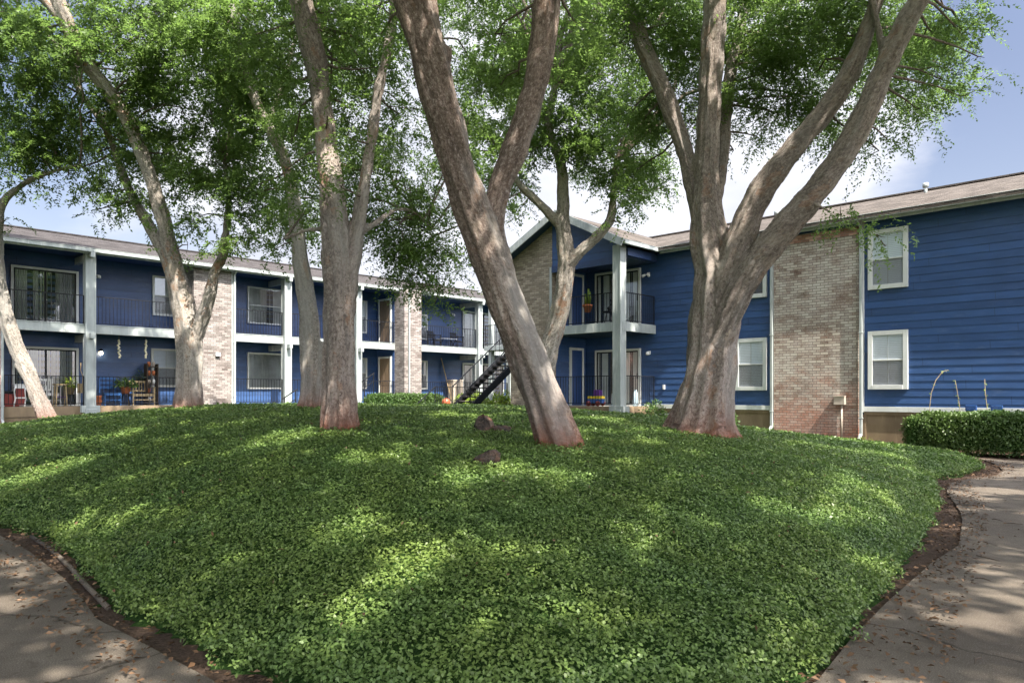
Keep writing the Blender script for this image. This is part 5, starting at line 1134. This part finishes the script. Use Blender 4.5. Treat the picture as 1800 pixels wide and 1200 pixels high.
    for q in blobs:
        if q[0] == 'w': c = np.array(q[1:4]); r = q[4]; dens = q[5] if len(q) > 5 else 1; far = q[6] if len(q) > 6 else 1
        else: c = np.array(P(q[0], q[1], q[2])); r = q[3] / F * q[2]; dens = q[4] if len(q) > 4 else 1; far = 1
        if far == 0:
            n = 120; d_ = rng.uniform(-1, 1, (n, 3)); d_[:, 2] *= .5; f.leaves(c + d_ * r * .8, rng.normal(0, 1, (n, 3)), rng.normal(0, .4, (n, 3)) + sdir_np, .21, .13, leafm)
            if rng.random() < .10:
                j = np.argmin(np.linalg.norm(nd[:, :3] - c, axis=1)); limb(f, nd[j, :3], c, .05, .012)
            continue
        L, Wd = leafL * far, leafW * far; la = L * Wd * .5; n = int(math.pi * r * r * lai * dens / la)
        cl = crown_leaves(f, c, r, n, L, Wd, .8, leafm)
        # a branch from the nearest lower limb, and twigs from it to the clumps
        cand = nd[(nd[:, 2] < c[2] + 1.2)]; cand = cand if len(cand) else nd; j = np.argmin(np.linalg.norm(cand[:, :3] - c, axis=1) + np.maximum(0, cand[:, 2] - c[2] - .2) * .4)
        pth = limb(f, cand[j, :3], c, min(.022 + .010 * r, cand[j, 3] * .8), .009)
        for c2 in cl[::2 if far == 1 else 4]:
            jj = rng.integers(len(pth) // 2, len(pth)); limb(f, pth[jj], c2, .008, .003)
    if f.V:
        cr_ = f.build('crown', root); V_ = np.empty(len(cr_.data.vertices) * 3, np.float32); cr_.data.vertices.foreach_get('co', V_); V_ = V_.reshape(-1, 3) - rp.astype(np.float32); cr_.data.vertices.foreach_set('co', V_.ravel()); cr_.data.update()
    return root

sdir_np = np.array(sdir)
ZC = None
YB = [(-80, 300), (0, 290), (60, 290), (130, 300), (160, 370), (250, 395), (350, 400), (480, 440), (540, 410), (620, 400), (680, 440), (700, 480), (770, 520), (800, 450), (850, 330), (900, 325), (1000, 300), (1080, 365), (1180, 325), (1215, 270), (1300, 235), (1400, 235), (1500, 250), (1560, 235), (1620, 190), (1680, 140), (1705, 50)]
def fill(x0, x1, Y0, Y1, r=48, step=66, drop=.10, top=-90):
    out = []
    for x in np.arange(x0, x1, step):
        yb = float(np.interp(x, *zip(*YB)))
        for y in np.arange(top, yb - 20, step * .85):
            if rng.random() < drop: continue
            xx, yy = x + rng.normal(0, 22), y + rng.normal(0, 18); yy = min(yy, yb - r * .7)
            out.append((xx, yy, rng.uniform(Y0, Y1), r * rng.uniform(.7, 1.15), rng.uniform(.55, 1.1)))
    return out
def canopy(x0, x1, y0, y1, zc=None, gap=None):
    """the crowns overhead: clumps with real gaps between them, through which the sun falls"""
    out = []
    for x in np.arange(x0, x1, .62):
        for y in np.arange(y0, y1, .62):
            q = np.array([[x + rng.normal(0, .12), y + rng.normal(0, .12)]]); g = n2(q, 1.05, .7)[0] + .55 * n2(q, 2.3, 4)[0]
            if g > (GAP if gap is None else gap): continue
            out.append(('w', q[0, 0], q[0, 1], (9.6 + .035 * max(0, q[0, 1]) ** 1.6 if zc is None else zc) + rng.normal(0, .35), .46, 1, 0))
    return out
GAP = .36
# big leaning forked tree in the middle
tree('thick forked tree leaning left in front of the staircase', [
  [(984, 792, 9.2, 36), (965, 735, 9.2, 37), (935, 650, 9.15, 37), (905, 570, 9.1, 37), (868, 470, 9.0, 38), (836, 380, 8.9, 37), (805, 290, 8.7, 35), (778, 190, 8.5, 35), (752, 90, 8.3, 37), (728, 0, 8.1, 40), (700, -90, 7.9, 38), (660, -220, 7.6, 32), (600, -380, 7.2, 26)],
  [(880, 490, 9.0, 30), (868, 400, 9.05, 24), (878, 335, 9.1, 23), (905, 265, 9.1, 25), (932, 180, 9.05, 25), (950, 95, 9.0, 25), (962, 0, 8.9, 27), (980, -110, 8.8, 25), (1010, -260, 8.5, 20), (1050, -400, 8.2, 15)],
  [(776, 120, 8.35, 14), (790, 82, 8.3, 10)],
  [(960, -20, 8.9, 12), (930, -120, 8.4, 10), (880, -260, 7.6, 8)]],
  [*canopy(-4, 4.2, -9, 12), (670, 60, 9.6, 60, .8), (870, 60, 10.6, 80, .9), (880, 150, 11, 60, .6), (1010, 40, 10.4, 60, .8)],
  .8, 'bark_dark', .13, .22, ph=.4)
# upright thick tree, centre left
tree('thick upright tree with a slim second limb in front of the porch posts', [
  [(600, 765, 10.4, 34), (598, 700, 10.4, 31), (597, 600, 10.4, 30), (597, 500, 10.4, 33), (592, 430, 10.4, 30), (584, 350, 10.4, 26), (574, 260, 10.5, 21), (563, 160, 10.5, 20), (549, 80, 10.5, 23), (527, 0, 10.4, 23), (500, -100, 10.2, 20), (470, -240, 9.8, 16), (440, -360, 9.4, 12)],
  [(606, 520, 10.4, 24), (622, 440, 10.4, 17), (640, 335, 10.4, 13), (654, 240, 10.3, 11), (668, 150, 10.2, 10), (686, 70, 10.1, 10), (697, -10, 10, 10), (715, -120, 9.8, 9), (740, -240, 9.5, 7)],
  [(634, 410, 10.4, 8), (670, 385, 10.7, 6), (700, 368, 11, 4), (730, 375, 11.4, 3.5), (755, 405, 11.7, 3), (768, 455, 11.8, 2), (775, 500, 11.8, 1.5)], [(590, 400, 10.4, 8), (540, 405, 10.8, 5), (500, 420, 11.1, 4)]],
  [*canopy(-16, -4, -9, 12), *fill(560, 850, 12, 14.5, drop=.25), (520, 150, 10.6, 75, .85), (610, 240, 9.9, 30, .5), (550, 310, 9.9, 36, .6), (640, 300, 11, 58, .9), (500, 300, 11, 55, .7), (610, 190, 10.9, 60, .8), (650, 120, 11, 60, .8), (590, 60, 11.2, 70, .8), (700, 200, 11.5, 60, .8), (720, 330, 11.4, 55, .8), (700, 400, 11.4, 45, 1.1), (735, 440, 11.8, 42, 1.1), (690, 455, 11.7, 30, .9), (720, 485, 11.6, 34, 1.1), (770, 490, 11.9, 30, .9), (660, 350, 11.3, 40, .9), (760, 400, 11.6, 50, 1), (730, 450, 11.5, 45, .8), (690, 400, 11.5, 45, .6), (790, 460, 11.8, 32, .5), (740, 505, 11.5, 30, .9), (765, 530, 11.6, 15, .8), (660, 20, 10.8, 60, .8), (560, -30, 10.6, 80, .8), (450, 60, 10.8, 60, .8),
   (600, 330, 9.8, 24, .6), (575, 205, 9.9, 22, .5)],
  .95, 'bark', .06, .18, ph=1.9)
# big right-hand tree
tree('massive many limbed tree with two limbs sweeping right over the blue wall', [
  [(1232, 775, 12.4, 56), (1238, 715, 12.4, 49), (1250, 640, 12.4, 47), (1258, 560, 12.4, 49), (1262, 490, 12.4, 46), (1248, 420, 12.4, 38), (1242, 340, 12.4, 27), (1244, 250, 12.4, 22), (1249, 150, 12.3, 22), (1254, 60, 12.2, 23), (1258, -20, 12.1, 23), (1262, -130, 11.9, 19), (1270, -280, 11.5, 15)],
  [(1262, 570, 12.3, 34), (1288, 470, 12.1, 34), (1312, 390, 11.9, 28), (1345, 325, 11.7, 25), (1400, 255, 11.5, 22), (1455, 190, 11.3, 21), (1500, 115, 11.1, 20), (1535, 20, 10.8, 14), (1560, -80, 10.5, 11)],
  [(1262, 600, 12.2, 28), (1305, 500, 11.9, 28), (1360, 425, 11.6, 28), (1425, 348, 11.3, 26), (1480, 275, 11.1, 25), (1520, 200, 10.9, 24), (1550, 130, 10.8, 22), (1585, 55, 10.6, 22), (1625, -20, 10.4, 21), (1680, -120, 10.1, 17), (1730, -230, 9.8, 13)],
  [(1240, 400, 12.5, 24), (1220, 330, 12.6, 19), (1198, 245, 12.7, 17), (1165, 160, 12.8, 17), (1128, 75, 12.9, 17), (1098, 0, 13, 16), (1060, -90, 13, 13)],
  [(1250, 380, 12.5, 18), (1268, 290, 12.9, 13), (1276, 200, 13.3, 13), (1285, 120, 13.6, 12), (1302, 40, 14, 10), (1320, -40, 14.3, 9)],
  [(1555, 110, 10.8, 8), (1542, 40, 10.7, 7), (1525, -30, 10.6, 7)],
  [(1322, 425, 11.9, 8), (1305, 410, 12.3, 4)], [(1425, 352, 11.2, 5), (1462, 374, 11.0, 3), (1510, 388, 10.8, 2.5), (1548, 422, 10.7, 2)],
  [(1245, 770, 12.2, 26), (1275, 778, 11.9, 14), (1300, 790, 11.7, 6)], [(1215, 765, 12.3, 26), (1180, 768, 12.2, 14), (1150, 775, 12.1, 6)]],
  [*canopy(4.2, 17, -9, 11), *fill(1130, 1700, 12.9, 15, drop=.25), (1140, 70, 13.2, 75, .9), (1180, 150, 13.4, 60, .8), (1070, 90, 13.2, 65, .9), (1290, 60, 13.4, 75, .9), (1340, 130, 13.2, 65, .9), (1400, 60, 12.6, 75, 1), (1300, 180, 13.6, 60, .6), (1390, 170, 12.8, 55, .9), (1440, 120, 12.4, 60, .9), (1480, 60, 11.8, 70, 1), (1560, 60, 12, 65, .9), (1590, 130, 11.8, 52, .8), (1640, 60, 11.4, 52, .8), (1655, 140, 11.2, 36, .6), (1610, 190, 11.4, 36, .7), (1690, 170, 11.2, 26, .45), (1690, 60, 11.2, 30, .45), (1450, 220, 12.2, 50, .7), (1500, 240, 12, 46, .8), (1545, 265, 11.8, 34, .7), (1480, 265, 11.6, 22, .7), (1560, 245, 11.4, 22, .6), (1330, 240, 13.2, 36, .4), (1290, 265, 13.2, 28, .35), (1110, 200, 13.6, 50, .5), (1230, 90, 12.9, 45, .6), (1660, 15, 11.2, 60, .8), (1520, 10, 11.4, 70, .9), (1720, 100, 11, 18, .35), (1478, 378, 11, 20, .9), (1512, 388, 10.8, 22, 1), (1545, 415, 10.7, 20, .9), (1556, 432, 10.7, 12, .6),
   (1350, -30, 12.2, 90, .9), (1200, -20, 12.8, 80, .9), (1500, -60, 11.6, 80, .9), (1050, -20, 12.4, 70, .8), ],
  .76, 'bark', .07, .55, ph=3.1, k=6)
# slim forked tree behind the leaning one
tree('slim pale forked tree in front of the brick gable', [
  [(948, 728, 17.5, 22), (955, 655, 17.5, 20), (972, 590, 17.5, 19), (988, 530, 17.4, 18), (995, 460, 17.3, 17), (989, 400, 17.2, 15), (990, 340, 17.1, 12), (985, 285, 17, 10), (965, 225, 16.8, 8), (975, 150, 16.6, 7)],
  [(993, 470, 17.3, 14), (1018, 445, 17.2, 12), (1050, 415, 17.1, 10), (1073, 385, 17, 9), (1078, 340, 16.9, 7), (1085, 280, 16.8, 6)],
  [(988, 400, 17.2, 12), (962, 372, 17.1, 9), (935, 345, 17, 8), (910, 320, 16.9, 7), (885, 270, 16.6, 6)]],
  [*fill(830, 1200, 17, 19.5, drop=.25), *canopy(-3, 11, 12.5, 21, 14.6, .0), (1080, 330, 17, 45, .9), (1110, 290, 17, 55, .9), (1050, 260, 17, 60, 1), (1090, 200, 16.8, 60, .9), (1000, 230, 16.8, 60, .9), (1130, 340, 16.8, 38, .6), (1150, 270, 16.6, 45, .7), (1165, 330, 16.6, 25, .35), (1085, 390, 16.8, 20, .5), (1000, 150, 16.5, 65, .9), (1060, 130, 16.5, 65, .9), (940, 260, 16.8, 45, .7), (900, 220, 16.6, 45, .8), (960, 180, 16.6, 50, .8), (850, 230, 16.4, 50, .9), (840, 320, 16.5, 36, .5), (930, 350, 16.9, 26, .4), (890, 350, 16.9, 26, .5), (870, 130, 16.4, 55, .7), (920, 90, 16.2, 60, .9), (1020, 60, 16.2, 70, .9), (1130, 160, 16.8, 50, .8)],
  1.0, 'bark_pale', .06, .12, ph=2.2, voxel=.03, leafL=.075, leafW=.036)
# left group
tree('tall tree with three long limbs before the first brick pier', [
  [(332, 724, 17, 26), (333, 680, 17, 24), (334, 620, 17, 25), (328, 560, 17, 24), (316, 510, 17, 21), (303, 450, 16.9, 15), (282, 370, 16.8, 14), (258, 295, 16.6, 13), (228, 220, 16.4, 13), (190, 160, 16.2, 13), (150, 105, 16, 14), (122, 50, 15.8, 14), (103, 0, 15.6, 13), (85, -80, 15.4, 11), (60, -180, 15, 8)],
  [(322, 530, 17, 17), (296, 462, 17.2, 13), (268, 405, 17.3, 11), (232, 345, 17.4, 9), (205, 275, 17.4, 7), (180, 215, 17.3, 7), (140, 160, 17.2, 7), (125, 100, 17, 6)],
  [(345, 590, 17, 14), (360, 550, 16.9, 13), (371, 512, 16.8, 12), (378, 478, 16.8, 9), (392, 450, 16.8, 10), (397, 410, 16.8, 8), (402, 350, 16.9, 6), (395, 290, 17, 5)],
  [(140, 85, 15.9, 10), (105, 35, 15.7, 9), (70, -10, 15.5, 8), (40, -70, 15.3, 6)]],
  [*fill(90, 440, 17.3, 20, drop=.25), *canopy(-15, -3, 12.5, 21, 14.6, .18), (250, 60, 16, 80, 1), (180, 60, 15.6, 70, .9), (320, 100, 16.4, 75, 1), (250, 150, 16.6, 75, 1), (170, 180, 16.8, 60, .9), (320, 190, 16.8, 70, 1), (380, 230, 17, 65, 1), (240, 250, 17, 60, .9), (300, 270, 17.2, 60, .9), (370, 310, 17, 60, 1), (170, 270, 17.4, 50, .8), (190, 340, 17.4, 36, .7), (230, 330, 17.2, 42, .7), (420, 350, 16.8, 50, .9), (350, 380, 16.8, 40, .8), (400, 420, 16.6, 35, .8), (450, 420, 16.6, 36, .7), (330, 430, 16.7, 26, .5), (100, 120, 16.2, 60, .9), (60, 60, 15.8, 65, .9), (120, 220, 17, 50, .8), (40, 150, 16.2, 50, .9), (160, 370, 17.4, 20, .5), (255, 395, 17, 22, .35), (460, 300, 16.8, 50, .8), (430, 180, 16.8, 60, .9)],
  1.1, 'bark_pale', .07, .2, ph=5.1, leafL=.078, leafW=.037)
tree('straight greyish tree just left of the thick upright tree', [
  [(546, 724, 15.5, 24), (546, 680, 15.5, 20), (545, 600, 15.5, 20), (540, 540, 15.5, 18), (532, 480, 15.5, 16), (522, 400, 15.5, 14), (512, 330, 15.5, 12), (495, 265, 15.4, 11), (468, 215, 15.3, 10), (440, 150, 15.2, 9), (425, 80, 15.1, 8), (405, 0, 15, 7), (390, -100, 14.8, 6)],
  [(562, 724, 15.4, 14), (568, 650, 15.5, 12), (562, 600, 15.5, 8)],
  [(470, 220, 15.3, 6), (500, 140, 15, 5), (520, 60, 14.8, 4)]],
  [*fill(400, 600, 16, 18, drop=.25), (440, 60, 15, 75, 1), (380, 130, 15.2, 65, 1), (480, 140, 15.4, 65, .9), (450, 230, 15.6, 55, .9), (400, 40, 14.9, 70, .9), (500, 370, 15.6, 45, .8), (540, 420, 15.6, 38, .7), (480, 440, 15.8, 30, .6), (560, 350, 15.8, 50, .8), (530, 230, 15.6, 55, .8), (340, 30, 15, 75, 1), (490, 20, 15, 60, .8), (580, 130, 15.6, 50, .7)],
  1.1, 'bark_pale', .06, .25, ph=.9, leafL=.072, leafW=.034)
tree('slender pale tree leaning over the porch at the far left edge', [
  [(87, 745, 18, 15), (70, 705, 18, 14), (50, 655, 18, 13.5), (28, 605, 17.9, 14), (12, 560, 17.8, 14), (2, 515, 17.7, 13), (-4, 460, 17.6, 12), (-10, 400, 17.5, 12), (-22, 330, 17.3, 11), (-40, 240, 17, 10), (-60, 120, 16.8, 8), (-60, 0, 16.6, 6)],
  [(-6, 440, 17.6, 10), (-2, 395, 17.4, 8), (4, 358, 17.3, 8), (30, 332, 17.1, 6), (62, 312, 17, 5), (100, 300, 16.9, 4), (140, 290, 16.8, 3)],
  [(30, 640, 17.9, 6), (60, 690, 17.9, 7), (80, 740, 17.9, 9)]],
  [*fill(-60, 110, 17.6, 19.5, drop=.25), (20, 250, 16.6, 60, 1), (70, 210, 16.6, 60, 1), (30, 330, 16.9, 30, .5), (70, 330, 16.8, 26, .35), (120, 310, 16.8, 30, .4), (5, 390, 17.2, 18, .4), (10, 100, 16.2, 60, 1), (80, 280, 16.8, 45, .8), (10, 20, 15.8, 70, 1), (120, 30, 15.6, 60, .8), (-60, 180, 16.5, 80, .9), (150, 300, 17, 26, .4), (-90, 40, 16, 100, .9)],
  .8, 'bark_pale', .08, .12, ph=4.2, leafL=.076, leafW=.036)
